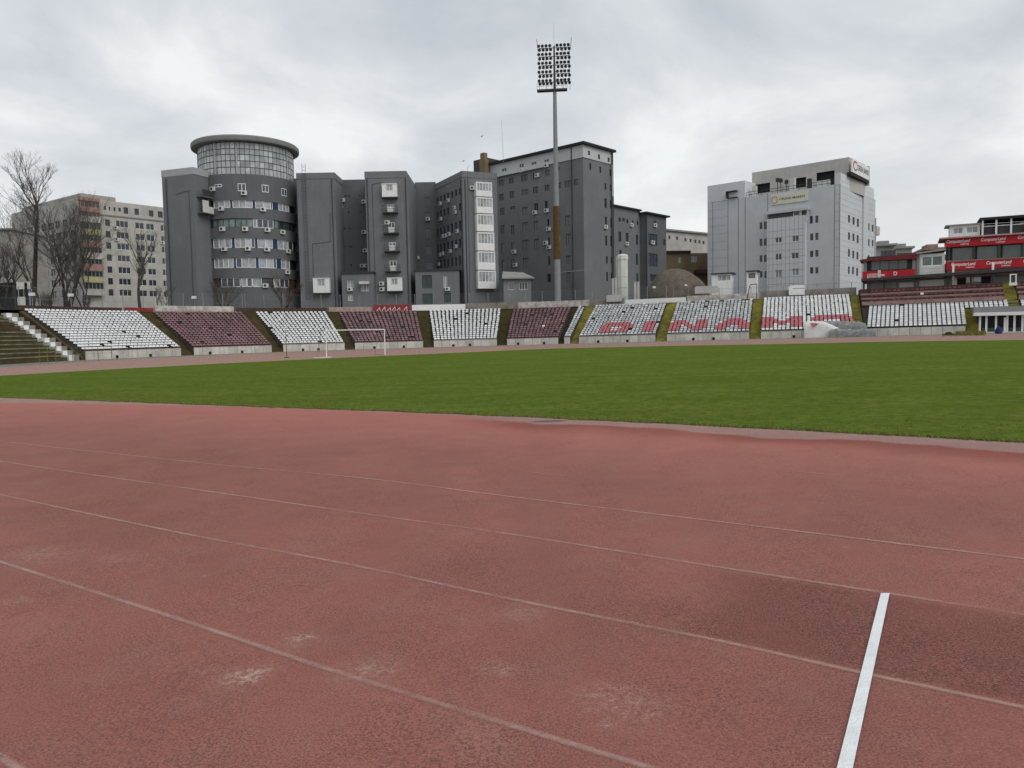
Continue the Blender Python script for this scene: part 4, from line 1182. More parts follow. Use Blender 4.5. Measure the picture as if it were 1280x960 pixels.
for z in (.55, 1.05): mb.tube(HF.pt(pl, zplat + z, -.5), HF.pt(pl + pw, zplat + z, -.5), .025, n=4)
for i in range(7): mb.tube(HF.pt(pl + pw * i / 6, zplat, -.5), HF.pt(pl + pw * i / 6, zplat + 1.05, -.5), .025, n=4)
mb.build('guard_rail', 'iron', t)
mb = MB()
rows = [57, 62, 67.5, 73, 78.5, 84, 89.5, 95, 100.5, 104.3]
mb2 = MB()
for ri in range(0, 10, 2):
    z = zz_(692, (rows[ri] + rows[ri + 1]) / 2); mb.tube(HF.pt(-2.35, z, .1), HF.pt(2.35, z, .1), .06, n=5)
for x in (-2.3, -1.3, 1.3, 2.3): mb.tube(HF.pt(x, zplat, .12), HF.pt(x, ztop - .3, .12), .035, n=4)
mb.build('crossbars', 'iron', t)
for ri, yy in enumerate(rows):
    z = zz_(692, yy)
    for c_ in range(8):
        x = (-2.2 + .56 * c_) if c_ < 4 else (.62 + .56 * (c_ - 4) - .05)
        x += (-.12 if ri % 2 == 0 else 0)
        P = HF.pt(x, z, -.12); d_ = (-HF.N * .85 + Vector((0, 0, -.5))).normalized()
        mb = MB(); mb.tube(P - d_ * .16, P + d_ * .02, .10, .24, 9); mb.tube(P + d_ * .02, P + d_ * .1, .24, .25, 9); mb.build('floodlight_lamp', 'lamp', t)
mb = MB(); mb.tube((cx, cy, ztop), (cx, cy, ztop + 3.4), .025, .012, 4)
for s_ in (-1, 1): mb.tube(HF.pt(s_ * 2.45, ztop - .6, 0), HF.pt(s_ * 2.6, ztop + 1.1, 0), .05, .05, 4)
mb.build('lightning_rod', 'iron', t)
mb = MB()
for s_ in (-.18, .18): mb.tube((cx + s_, cy + .58, B.z + 2), (cx + s_, cy + .45, zplat), .02, n=3)
for k in range(90): z = B.z + 2 + k * (zplat - B.z - 2) / 90; mb.tube((cx - .18, cy + .55, z), (cx + .18, cy + .55, z), .015, n=3)
mb.build('ladder', 'steel', t)
a_ = at(700, 340.5, Y); b_ = at(733, 337.3, Y)
mb = MB(); mb.tube((cx + .4, cy, a_.z), (b_.x, b_.y, b_.z), .035, n=5); mb.build('side_arm', 'steel', t)

# ------------------------------------------------------------------ buildings
def wall_grid(mb, F, t0, t1, h0, h1, holes, dep=.2):
    holes = [h for h in holes if h[1] > h[0] and h[3] > h[2]]
    ts = sorted(set([t0, t1] + [min(max(x, t0), t1) for h in holes for x in h[:2]]))
    hs = sorted(set([h0, h1] + [min(max(x, h0), h1) for h in holes for x in h[2:]]))
    for i in range(len(ts) - 1):
        j = 0
        while j < len(hs) - 1:
            tm = (ts[i] + ts[i + 1]) / 2
            ins = lambda jj: any(h[0] < tm < h[1] and h[2] < (hs[jj] + hs[jj + 1]) / 2 < h[3] for h in holes)
            if ins(j): j += 1; continue
            k = j
            while k + 1 < len(hs) - 1 and not ins(k + 1): k += 1
            mb.quad(F.pt(ts[i], hs[j]), F.pt(ts[i + 1], hs[j]), F.pt(ts[i + 1], hs[k + 1]), F.pt(ts[i], hs[k + 1])); j = k + 1
    for a, b, c, d in holes:
        mb.quad(F.pt(a, c), F.pt(b, c), F.pt(b, c, dep), F.pt(a, c, dep)); mb.quad(F.pt(a, d, dep), F.pt(b, d, dep), F.pt(b, d), F.pt(a, d))
        mb.quad(F.pt(a, c, dep), F.pt(a, d, dep), F.pt(a, d), F.pt(a, c)); mb.quad(F.pt(b, c), F.pt(b, d), F.pt(b, d, dep), F.pt(b, c, dep))


def volume(parent, name, m, fp, z0, z1, holes=None, roof=True):
    """prism over a counter-clockwise footprint; holes: {side: [rects]}"""
    holes = holes or {}; mb = MB(); n = len(fp)
    for i in range(n):
        a, b = Vector(fp[i]), Vector(fp[(i + 1) % n]); F = Face(a, b - a)
        wall_grid(mb, F, 0, (b - a).length, z0, z1, holes.get(i, []))
    if roof: mb.poly([(p[0], p[1], z1) for p in fp])
    return mb.build(name, m, parent)


def side(fp, i):
    a, b = Vector(fp[i]), Vector(fp[(i + 1) % len(fp)]); return Face(a, b - a)


def ac_unit(parent, F, px, py, s=.42, d=0):
    t_, h_ = F.uv(px, py, d - .3); mb = MB()
    mb.fbox(F, t_ - s, t_ + s, h_ - s * .75, h_ + s * .75, d - .36, d - .06)
    mb.fbox(F, t_ - s * .8, t_ - s * .7, h_ - s * .8, h_ - s * .72, d - .36, d); mb.fbox(F, t_ + s * .7, t_ + s * .8, h_ - s * .8, h_ - s * .72, d - .36, d)
    o = mb.build('air_conditioner', 'ac', parent)
    mb = MB(); c_ = F.pt(t_ - s * .25, h_, d - .365); mb.tube(c_, c_ + F.N * .004, s * .52, n=10); p = mb.build('fan_grille', 'iron', o); p.matrix_parent_inverse = Matrix.Identity(4)


def fp_of(F, t0, t1, depth):
    return [tuple(F.pt(t0, 0).xy), tuple(F.pt(t1, 0).xy), tuple(F.pt(t1, 0, depth).xy), tuple(F.pt(t0, 0, depth).xy)]


ZB = 4.2

# ---- round tower building
FF = Face(at(244.7, 300, 122).xy, (.94, -.34))
tl = FF.uv(204, 260)[0]
zt_ = FF.uv(225, 210.5)[1]; zc = FF.uv(225, 219)[1]
t = thing('round_tower_building', FF.pt(0, ZB, 5), 'dark grey building with a round tower, glazed drum and disc roof', 'building')
fp = fp_of(FF, tl, 0, 13)
volume(t, 'flank_block', 'dark', fp, ZB, zc); 
fpc = fp_of(FF, tl - .08, .08, 13.1); volume(t, 'pale_cap', 'lightcap', fpc, zc + .004, zt_)
C_ = Vector((at(308.5, 215, 132).x, 132.0))
rw = (at(366.8, 260, 132).x - at(250, 260, 132).x) / 2
class Cyl:
    def __init__(s, c, r): s.c = Vector(c); s.r = r
    def hit(s, px, py, r=None):
        r = r or s.r; d = ray(px, py); o = CAM.xy - s.c; dd = d.xy
        a = dd.dot(dd); b = 2 * o.dot(dd); c = o.dot(o) - r * r; q = b * b - 4 * a * c
        k = (-b - math.sqrt(max(q, 0))) / (2 * a); P = CAM + d * k
        return math.atan2(P.x - s.c.x, -(P.y - s.c.y)), P.z       # angle 0 faces the viewer, positive to the right
    def pt(s, a, z, r): return Vector((s.c.x + r * math.sin(a), s.c.y - r * math.cos(a), z))
def arc_box(mb, C, a0, a1, z0, z1, r0, r1, mi=0):
    n = max(1, int(abs(a1 - a0) / .12) + 1)
    for i in range(n):
        p, q = a0 + (a1 - a0) * i / n, a0 + (a1 - a0) * (i + 1) / n
        mb.hexa([C.pt(p, z0, r1), C.pt(q, z0, r1), C.pt(q, z0, r0), C.pt(p, z0, r0), C.pt(p, z1, r1), C.pt(q, z1, r1), C.pt(q, z1, r0), C.pt(p, z1, r0)], mi)
CY = Cyl(C_, rw)
zg0 = CY.hit(308, 218.3)[1]           # foot of the glazed drum
bands = [(250.3, 259.8), (273, 284), (297.5, 309.5), (322, 334.5), (347, 358.5)]
bz = [(CY.hit(310, b)[1], CY.hit(310, a)[1]) for a, b in bands]
# spandrel rings and recessed band walls
lv = sorted([ZB, zg0] + [z for p in bz for z in p])
for i in range(0, len(lv), 2):
    mb = MB(); mb.lathe([(rw - .4, lv[i]), (rw, lv[i]), (rw, lv[i + 1]), (rw - .4, lv[i + 1])], C_, 72); mb.build('spandrel', 'darker', t)
mb = MB(); mb.lathe([(rw - .45, ZB), (rw - .45, zg0), (0, zg0 - .02)], C_, 48); mb.build('band_backing', 'iron', t)
# windows of the bands:  (x0,x1,kind)
bw = [[(266.5, 287, 'L'), (288, 290, 'B'), (290.5, 315.5, 'L'), (316.5, 319, 'B'), (319.5, 338, 'L'), (338.5, 341, 'D'), (342.5, 348, 'B'), (349, 362, 'L')],
      [(262.5, 265, 'B'), (265.5, 293.5, 'G'), (294, 316, 'G'), (316.5, 321, 'L'), (321.5, 342, 'D'), (343.5, 349, 'G'), (349.5, 366, 'E')],
      [(266, 289, 'L'), (289.8, 293, 'B'), (293.2, 314, 'L'), (314.3, 318.5, 'D'), (318.8, 322, 'B'), (322.3, 341, 'L'), (341.3, 347.5, 'B'), (348, 361, 'L'), (361.3, 367, 'D')],
      [(267, 291.5, 'L'), (292, 294.5, 'B'), (295, 302, 'D'), (302.3, 319.7, 'L'), (320, 323.5, 'B'), (324, 342, 'L'), (342.3, 346, 'D'), (346.3, 352, 'B'), (352.3, 363, 'L')],
      [(276, 300, 'D'), (302, 308, 'L'), (309, 315, 'D'), (316, 327, 'L'), (328, 342, 'E'), (343, 350, 'L'), (350.5, 362, 'D')]]
PM = {'L': 'panelight', 'D': 'paneblue', 'G': 'panegreen', 'E': 'pane'}
for (ya, yb), (z0, z1), ws in zip(bands, bz, bw):
    for x0, x1, kd in ws:
        a0, a1 = CY.hit(x0, (ya + yb) / 2)[0], CY.hit(x1, (ya + yb) / 2)[0]
        if kd == 'B':
            mb = MB(); arc_box(mb, CY, a0, a1, z0, z1, rw - .12, rw - .44); mb.build('blue_panel', 'bluepanel', t); continue
        mb = MB(); fr = .012
        nn = max(1, round((a1 - a0) * rw / 1.0))
        arc_box(mb, CY, a0, a1, z0, z0 + .1, rw - .14, rw - .3); arc_box(mb, CY, a0, a1, z1 - .1, z1, rw - .14, rw - .3)
        for i in range(nn + 1):
            a = a0 + (a1 - a0) * i / nn; arc_box(mb, CY, a - fr / 2, a + fr / 2, z0 + .1, z1 - .1, rw - .14, rw - .3)
        o = mb.build('window', 'mullion' if kd in 'GE' else 'pvc', t)
        mb = MB()
        for i in range(nn): arc_box(mb, CY, a0 + (a1 - a0) * (i + .06) / nn, a0 + (a1 - a0) * (i + .94) / nn, z0 + .06, z1 - .06, rw - .22, rw - .25)
        p = mb.build('pane', PM[kd], o); p.matrix_parent_inverse = Matrix.Identity(4)
# row of small windows above
for x0, x1, ya, yb in ((268.5, 277.5, 230, 234.5), (297.5, 307, 229.5, 239), (327.5, 335.5, 231.5, 240), (352, 358, 236.5, 244.5)):
    (a0, za), (a1, zb_) = CY.hit(x0, yb), CY.hit(x1, ya)
    mb = MB(); arc_box(mb, CY, a0, a1, za, zb_, rw + .03, rw - .3); arc_box(mb, CY, (a0 + a1) / 2 - .006, (a0 + a1) / 2 + .006, za, zb_, rw + .06, rw); o = mb.build('window', 'pvc', t)
    mb = MB()
    for k_ in (0, 1): arc_box(mb, CY, a0 + (a1 - a0) * (.08 + .48 * k_), a0 + (a1 - a0) * (.46 + .46 * k_), za + .12, zb_ - .1, rw + .045, rw)
    p = mb.build('pane', 'paneblue', o); p.matrix_parent_inverse = Matrix.Identity(4)
for px, py in ((265, 236), (305, 241), (276, 260.5), (329, 261.5), (277.5, 286), (306.5, 286), (334.5, 287), (354, 290), (280, 311), (310, 310.5), (334, 311.5), (361, 314), (360, 340), (332, 357)):
    a, z = CY.hit(px, py); P = CY.pt(a, 0, rw); F = Face(P.xy, (math.cos(a), math.sin(a))); ac_unit(t, F, px, py, .45)
# glazed drum
rg = rw * .965
zd0, zd1 = zg0, CY.hit(308, 170)[1]
zd1 = Cyl(C_, rg).hit(308, 178)[1]
mb = MB(); mb.lathe([(rw, zg0), (rw, zg0 + .12), (rg - .3, zg0 + .12)], C_, 64); mb.build('ring_sill', 'darker', t)
NS = 64; hl = [0, .22, .42, .62, .80, 1.0]
mb = MB(); 
CG = Cyl(C_, rg)
for i in range(NS):
    for j in range(5):
        a0, a1 = 2 * math.pi * (i + .06) / NS, 2 * math.pi * (i + .94) / NS
        z0, z1 = zd0 + .12 + (zd1 - zd0 - .12) * hl[j] + .04, zd0 + .12 + (zd1 - zd0 - .12) * hl[j + 1] - .04
        mb.quad(CG.pt(a0, z0, rg), CG.pt(a1, z0, rg), CG.pt(a1, z1, rg), CG.pt(a0, z1, rg))
drum = mb.build('curtain_glazing', 'curtain', t)
mb = MB()
for i in range(NS):
    a = 2 * math.pi * i / NS; big = i % 8 == 3
    mb.tube(CG.pt(a, zd0 + .1, rg), CG.pt(a, zd1, rg), .045, n=4)
for h in hl[1:-1]:
    z = zd0 + .12 + (zd1 - zd0 - .12) * h; mb.lathe([(rg - .04, z - .05), (rg + .05, z - .05), (rg + .05, z + .05), (rg - .04, z + .05)], C_, 64)
mb.build('mullions', 'mullion', drum).matrix_parent_inverse = Matrix.Identity(4)
mb = MB()
for a in (-1.3, -.34, .13, 1.3): arc_box(mb, CG, a - .014, a + .014, zd0 + .12, zd1, rg + .1, rg)
mb.build('pilaster', 'lightcap', t)
mb = MB(); mb.lathe([(rg - .5, zd0), (rg - .5, zd1)], C_, 48); mb.build('drum_core', 'plaster', t)
# disc roof
rd = (at(372, 188, 132).x - at(238.5, 188, 132).x) / 2 * .962
mb = MB(); mb.lathe([(0, zd1 - .02), (rd - .5, zd1 + .05), (rd - .06, zd1 + .12), (rd, zd1 + .3), (rd, zd1 + .78), (rd - .2, zd1 + 1.0), (rd - 1.2, zd1 + 1.1), (0, zd1 + 1.15)], C_, 96); mb.build('disc_roof', mat('disc_roof_paint', (.2, .2, .198), .7, .15, 1, streak=.3), t, smooth=False)
mb = MB(); F2 = Face(FF.pt(0, 0).xy, FF.N.xy)
# balconies on the side wall between flank and tower
for y0, y1, m_, s_ in ((238, 247, 'iron', 0), (252, 267, 'white', 1)):
    a0, z0 = F2.uv(255, y1, -.1); z1 = F2.uv(255, y0, -.1)[1]
    mb = MB(); mb.fbox(F2, .6, 3.0, z0 - .15, z0, -1.2, 0); o = mb.build('balcony', 'darker', t)
    mb = MB(); mb.fbox(F2, .6, 3.0, z0, z0 + 1.0, -1.2, -1.15)
    if s_: mb.fbox(F2, .7, 2.0, z0 + .05, z1, -1.1, -1.0)
    mb.build('railing', 'offwhite' if s_ else 'iron', o).matrix_parent_inverse = Matrix.Identity(4)

mb = MB(); a = tl + .9; mb.tube(FF.pt(a, ZB, -.1), FF.pt(a, zc - .3, -.1), .07, n=6); mb.build('downpipe', 'iron', t)
mb = MB(); mb.tube(FF.pt(-.9, ZB, -.08), FF.pt(-.85, zc - 2.5, -.08), .035, n=5); mb.tube(FF.pt(-.85, zc - 2.5, -.08), FF.pt(tl * .55, zc - 2.9, -.08), .03, n=5); mb.build('cable', 'iron', t)
# ---- the dark grey wing: stair block, balcony block and angled end wing
W1 = Face((0, 128), (1, 0)); W2 = Face((0, 134), (1, 0)); W4 = Face((0, 139), (1, 0))
t = thing('hospital_wing', (at(440, 380, 130).x, 131, ZB), 'long dark grey wing with stepped blocks, iron balconies and a glazed balcony stack', 'building')
x0, x1 = W1.uv(373.5, 300)[0], W1.uv(420.5, 300)[0]
z1 = W1.uv(395, 216)[1]; zc = W1.uv(395, 223.5)[1]
rc = W1.rect(392, 347.5, 411.5, 366)
fp = [(x0, 128), (x1, 128), (x1, 140), (x0, 140)]
volume(t, 'stair_block', 'dark', fp, ZB, zc); volume(t, 'parapet', 'dark', [(x0 - .06, 127.94), (x1 + .06, 127.94), (x1 + .06, 140), (x0 - .06, 140)], zc + .003, z1)
volume(t, 'link_block', 'darker', [(x0 - 6, 133), (x0 + .5, 133), (x0 + .5, 140), (x0 - 6, 140)], ZB, at(368, 223, 133).z)
x2 = W1.uv(458.5, 300)[0]
holes = [W2.rect(a - 1.1, b - 1.2, a + 1.1, b + 1.2) for a, b in ((432, 245), (436.5, 245), (450, 245), (455, 245), (436, 265.5), (451, 265.5), (430.5, 285.5), (437.5, 285.5), (452, 285.5), (431, 308.5), (438.5, 308.5), (453.5, 309.5), (439, 331.5), (452, 331.5))]
zr = W2.uv(440, 224.5)[1]
volume(t, 'recess_wall', 'darker', [(x1 - .1, 134), (x2 + .3, 134), (x2 + .3, 141), (x1 - .1, 141)], ZB, zr, {0: [tuple(v + x_ for v, x_ in zip(h, (-(x1 - .1), -(x1 - .1), 0, 0))) for h in holes]})
for h in holes: glazed(t, W2, h, .12, 'window', 'mullion', 'pane', 1, fr=.05)
for px, py in ((428, 250), (425.5, 258), (459.5, 246), (455, 252), (455, 290), (456.5, 313), (453, 332), (459, 332)): ac_unit(t, W2, px, py, .4)
x3 = W1.uv(512, 300)[0]; zb1 = W1.uv(485, 214)[1]; zb2 = W1.uv(485, 222.5)[1]
bal = [(262, 289, 490), (283, 313, 491), (306.5, 317.5, 492.5), (327, 337, 493)]
WIN = [W1.rect(483.5, 255.5, 493, 266), W1.rect(485.5, 277.5, 493.5, 291.5), W1.rect(486, 302.5, 495, 314), W1.rect(487, 325.5, 496, 339)]
volume(t, 'balcony_block', 'dark', [(x2, 128), (x3, 128), (x3, 141), (x2, 141)], ZB, zb2, {0: [(a - x2, b - x2, c, d) for a, b, c, d in WIN]})
volume(t, 'parapet', 'dark', [(x2 - .06, 127.94), (x3 - .25, 127.94), (x3 - .25, 141), (x2 - .06, 141)], zb2 + .003, zb1)
for k_, w_ in enumerate(WIN):
    glazed(t, W1, w_, .1, 'balcony_door', 'pvc', 'pane' if k_ % 2 else 'panelight', 2, fr=.12)
    c_ = (w_[0] + w_[1]) / 2; mb = MB(); mb.fbox(W1, c_ - 1.25, c_ + 1.25, w_[2] - .22, w_[2] - .02, -1.15, 0)
    o = mb.build('balcony', 'iron', t)
    mb = MB()
    for z in (.5, 1.0): mb.tube(W1.pt(c_ - 1.25, w_[2] + z, -1.12), W1.pt(c_ + 1.25, w_[2] + z, -1.12), .03, n=4); mb.tube(W1.pt(c_ - 1.22, w_[2] + z, -1.12), W1.pt(c_ - 1.22, w_[2] + z, 0), .03, n=4); mb.tube(W1.pt(c_ + 1.22, w_[2] + z, -1.12), W1.pt(c_ + 1.22, w_[2] + z, 0), .03, n=4)
    for i in range(14): mb.tube(W1.pt(c_ - 1.25 + i * 2.5 / 13, w_[2] - .1, -1.12), W1.pt(c_ - 1.25 + i * 2.5 / 13, w_[2] + 1, -1.12), .018, n=4)
    mb.build('railing', 'iron', o).matrix_parent_inverse = Matrix.Identity(4)
    mb = MB(); mb.fbox(W1, c_ - .45, c_ + .45, w_[2] + .02, w_[2] + .9, -.5, -.2); mb.build('white_screen', 'white', o).matrix_parent_inverse = Matrix.Identity(4)
for x_0, y_0, x_1, y_1 in ((477.5, 229.5, 496, 246), (484, 347, 502.5, 363.5), (391.5, 347.5, 412, 366)):
    a, b, c, d = W1.rect(x_0, y_0, x_1, y_1, -.8)
    mb = MB(); mb.fbox(W1, a, b, c, c + (d - c) * .45, -.9, 0); mb.fbox(W1, a - .05, b + .05, d - .12, d, -.95, 0); mb.fbox(W1, a, a + (b - a) * .28, c + (d - c) * .45, d - .12, -.9, 0); mb.fbox(W1, b - (b - a) * .28, b, c + (d - c) * .45, d - .12, -.9, 0)
    o = mb.build('enclosed_balcony', 'white', t); w_ = glazed(o, W1, (a + (b - a) * .3, b - (b - a) * .3, c + (d - c) * .46, d - .13), -.85, 'window', 'pvc', 'panelight', 2); w_.matrix_parent_inverse = Matrix.Identity(4)
    mb = MB(); mb.fbox(W1, a - .05, b + .05, c - .2, c - .003, -.95, 0); mb.build('slab', 'iron', o).matrix_parent_inverse = Matrix.Identity(4)
for px, py in ((477, 354.5), (477.5, 361.5), (484, 278)): ac_unit(t, W1, px, py, .42)
# ladder on the stair block
mb = MB()
for i in range(40): z = 8 + i * .55; mb.fbox(W1, x0 + 1.0, x0 + 1.5, z, z + .05, -.15, -.1)
mb.fbox(W1, x0 + .95, x0 + 1.0, 8, 30, -.16, -.1); mb.fbox(W1, x0 + 1.5, x0 + 1.55, 8, 30, -.16, -.1); mb.build('wall_ladder', 'darker', t)
# back recess and angled wing
near = at(579.5, 300, 128).xy; W5T = Vector((.454, -.891)); W5 = Face(near, W5T); W6 = Face(near, (.918, .395))
tfar = W5.uv(545.5, 300)[0]; back = W5.pt(tfar, 0).xy
z4 = W4.uv(528, 228)[1]
h4 = [W4.rect(*r) for r in ((530, 247, 538, 255.5), (531, 265.5, 539, 276), (532, 285.5, 539.5, 297), (533, 308, 539.5, 318), (534, 328, 541, 336), (511.8, 245, 515, 253), (512.5, 262, 516, 271), (513.5, 285, 517, 294))]
xa = x3 - .2; volume(t, 'rear_wall', 'darker', [(xa, back.y), (back.x + .05, back.y), (back.x + .05, back.y + 8), (xa, back.y + 8)], ZB, z4, {0: [(a - xa, b - xa, c, d) for a, b, c, d in h4]})
W4b = Face((0, back.y), (1, 0))
for h in h4: glazed(t, W4b, h, .1, 'window', 'plaster', 'pane', 2, fr=.05)
z5 = W5.uv(579, 212.8)[1]
w5r = []
rowsy = [(248.5, 239.5), (268.5, 258), (290, 282), (311, 304), (331, 326)]
cols = [(547, .0), (551, .15), (555.5, .3), (560, .43), (565, .57), (570, .72), (575, .88)]
for ri, ((yl, yr)) in enumerate([(251, 237.5), (269.5, 257), (292, 280.5), (312, 303), (331, 325)]):
    hh = [(4.0, 4.2), (4.2, 4.5), (5.5, 6.2), (5.5, 6.0), (5.0, 6.0)][ri]
    for j, (px, s_) in enumerate(cols):
        if ri == 1 and j == 4: continue
        py = yl + (yr - yl) * s_; hw = 1.0 + .35 * s_; h2 = hh[0] + (hh[1] - hh[0]) * s_
        w5r.append(W5.rect(px - hw, py - h2, px + hw, py + h2))
fpw = [tuple(back), tuple(near), tuple(W6.pt(W6.uv(622.5, 300)[0], 0).xy), tuple(W6.pt(W6.uv(622.5, 300)[0], 0, 16).xy)]
L5 = (near - back).length
W6r = W6.uv(622.5, 300)[0]
volume(t, 'angled_wing', 'dark', fpw, ZB, z5 - 1.0, {0: [(a - tfar, b - tfar, c, d) for a, b, c, d in w5r]})
ex = lambda P, k: tuple(Vector(P) + Vector(k))
volume(t, 'parapet', 'dark', [ex(fpw[0], (-.05, -.05)), ex(fpw[1], (-.02, -.08)), ex(fpw[2], (.06, -.03)), fpw[3]], z5 - .997, z5)
for i, h in enumerate(w5r): glazed(t, W5, h, .1, 'window', 'bluepanel' if 12 < i < 27 else 'mullion', 'pane', 1, fr=.05)
for px, py in ((549.5, 254.5), (559.5, 250.5), (550, 273.5), (568.5, 265), (567.5, 259.5), (552.5, 295.5), (556, 294.5), (560.5, 292.5), (571, 289), (549, 318.5), (552.5, 317), (562, 314), (569, 308), (547.5, 330)): ac_unit(t, W5, px, py, .4)
for px, py in ((535, 273.5), (521.5, 322), (516, 257), (515, 273)): ac_unit(t, W4b, px, py, .38)
for F_, x_, zt2 in ((W1, x1 - .45, zc), (W1, x2 + .35, zb2), (W1, x3 - .4, zb2), (W5, -.5, z5q := W5.uv(579, 222)[1]), (W6, .45, z5q)):
    mb = MB(); mb.tube(F_.pt(x_, ZB, -.1), F_.pt(x_, zt2 - .1, -.1), .065, n=6); mb.build('downpipe', 'iron', t)
for F_, pts in ((W1, ((x0 + 2.2, 8), (x0 + 2.25, 17), (x0 + 5.2, 17.3), (x0 + 5.3, 22))), (W1, ((x2 + 1.2, 9), (x2 + 1.15, 26.5), (x2 + 3, 26.8))), (W6, ((.9, 7), (.95, 29), (1.4, 29.4)))):
    mb = MB()
    for p, q in zip(pts, pts[1:]): mb.tube(F_.pt(*p, -.06), F_.pt(*q, -.06), .03, n=4)
    mb.build('cable', 'iron', t)
# glazed balcony stack on the end wall
yy = [228, 246, 267, 289.5, 313.5, 337.5, 361]
for i in range(6):
    yt, ybm = yy[i] + (0 if i == 0 else 1), yy[i + 1]
    xl, xr = 594.5 + i * .5, 614.3 + i * 1.0
    a, b, c, d = W6.rect(xl, yt, xr, ybm, -.7)
    c += .02; m_ = c + (d - c) * .36
    mb = MB(); mb.fbox(W6, a, b, c, m_, -1.0, 0); mb.fbox(W6, a, b, d - .14, d, -.98, 0); mb.fbox(W6, a, a + .1, m_, d - .14, -.97, 0); mb.fbox(W6, b - .1, b, m_, d - .14, -.97, 0)
    o = mb.build('glazed_balcony', 'white', t)
    w_ = glazed(o, W6, (a + .12, b - .12, m_ + .003, d - .142), -.93, 'window', 'pvc', 'panelight', 5, fr=.1); w_.matrix_parent_inverse = Matrix.Identity(4)
ac_unit(t, W6, 590.5, 234.5, .42)
# low annexes
for x_0, x_1, yt, pl, nm, lab, wins in ((427.5, 467, 342, 126.4, 'low_annex', 'low flat-roofed grey annex squeezed between stair block and balcony block', ((434, 350.5, 441.5, 360), (435, 368, 441.5, 376), (451, 352, 461, 364))),
                                        (519.5, 574, 338.5, 126.9, 'low_annex', 'low flat-roofed dark annex with blind panels beside the angled wing', ((527.5, 344, 540, 360.5), (554.5, 345, 559, 360), (528, 367, 541, 380), (555, 366, 564, 378)))):
    F = Face((0, pl), (1, 0)); a, b = F.uv(x_0, 360)[0], F.uv(x_1, 360)[0]; z = F.uv((x_0 + x_1) / 2, yt)[1]
    tt = thing(nm, ((a + b) / 2, pl, ZB), lab, 'building')
    hs = [F.rect(*w_) for w_ in wins]
    volume(tt, 'wall', 'plaster' if 0 else 'dark', [(a, pl), (b, pl), (b, pl + (7 if x_0 < 500 else 9)), (a, pl + (7 if x_0 < 500 else 9))], ZB, z, {0: [(p - a, q - a, c, d) for p, q, c, d in hs]})
    for k_, h in enumerate(hs): glazed(tt, F, h, .1, 'window', 'mullion' if x_0 > 500 and k_ != 1 else 'pvc', 'mullion' if (x_0 > 500 and k_ != 1) else 'panelight', 2 if k_ != 2 else 3, fr=.06)
    mb = MB(); mb.fbox(F, a - .15, b + .15, z + .003, z + .32, -.2, 7); mb.build('roof', 'iron', tt)
    for px, py in (((437.5, 361.5),) if x_0 < 500 else ((559.5, 361),)): ac_unit(tt, F, px, py, .4)
    if x_0 < 500:
        mb = MB(); aa = F.rect(450, 352, 462, 355.5); mb.fbox(F, aa[0], aa[1], aa[2], aa[3], -.9, -.02); mb.build('awning', 'offwhite', tt)

# small house with pale roof
F = Face((0, 124), (1, 0)); a, b, z0, z1 = F.rect(629.5, 350, 664, 380)
z1 = F.uv(650, 348)[1]; zr = F.uv(640, 338.5)[1]
t = thing('small_house', ((a + b) / 2, 124, ZB), 'small grey house with pale sloping roof below the tall block', 'house')
hs = [F.rect(*w_) for w_ in ((635, 353, 642.5, 362), (649, 353, 659.5, 362))]
volume(t, 'wall', 'plaster', [(a, 124), (b, 124), (b, 130), (a, 130)], ZB, z1, {0: [(p - a, q - a, c, d) for p, q, c, d in hs]})
for h in hs: glazed(t, F, h, .1, 'window', 'pvc', 'pane', 3, fr=.06)
mb = MB(); rx = b + .5
mb.hexa([F.pt(a - .2, z1 - .05, -.6), F.pt(rx, z1 - .12, -.6), F.pt(rx, z1 - .05, 6.4), F.pt(a - .2, z1 - .05, 6.4), F.pt(a - .2, z1 + .15, -.6), F.pt(rx, z1 + .06, -.6), F.pt(b - 1.2, zr, 3.5), F.pt(a - .1, zr + .2, 3.5)])
mb.build('roof', 'dust', t)

# ---- tall block with white attic
K = at(730, 300, 138).xy
TL = Face(K, (.731, -.682)); TR = Face(K, (.674, .738))
tl = TL.uv(612, 300)[0]; tr = TR.uv(766, 300)[0]
zt_ = TL.uv(729.5, 180.5)[1]; zA = TL.uv(729.5, 196.5)[1]
t = thing('tall_block', (K.x, K.y + 6, ZB), 'tall dark grey block with white attic storey and overhanging flat roof', 'building')
fp = [tuple(TL.pt(tl, 0).xy), tuple(K), tuple(TR.pt(tr, 0).xy), tuple(TR.pt(tr, 0, 20).xy)]
wl = [(623, 225, 630, 232.5), (636.5, 222.5, 642.5, 229.5), (651.5, 218.5, 659.5, 226.5), (666, 216, 672, 224), (681, 212.5, 687, 220.5), (697, 209, 699.5, 213.5),
      (624, 242.5, 629.5, 250.5), (637, 239, 643, 247.5), (651.5, 236.5, 660, 244), (666, 233.5, 673, 241.5), (681, 231, 687, 238.5), (698, 228, 701.5, 235.5), (705.5, 225.5, 714, 234.5), (717.5, 224, 722.5, 231.5),
      (625, 260, 631, 269), (638, 258, 644, 262), (667, 254, 672.5, 264), (681, 251, 684.5, 261), (625.5, 281.5, 631, 292), (638.5, 281, 643.5, 293), (683.5, 274, 686.5, 287), (706.5, 269.5, 713, 282.5),
      (626.5, 304, 631, 316.5), (639, 303, 643.5, 316), (684.5, 297, 687.5, 308), (707.5, 292.5, 713.5, 306), (627, 325.5, 631.5, 338), (639, 324, 644.5, 336), (684.5, 320, 687.5, 331), (708, 319.5, 713.5, 330), (684, 342.5, 688.5, 353), (708, 340, 714, 352),
      (653, 259, 660, 268), (653, 278, 660, 288), (653, 300, 661, 313), (667.5, 276, 673.5, 287), (667.5, 298.5, 673.5, 311), (653.5, 322.5, 660.5, 335)]
HL = [TL.rect(*r) for r in wl]
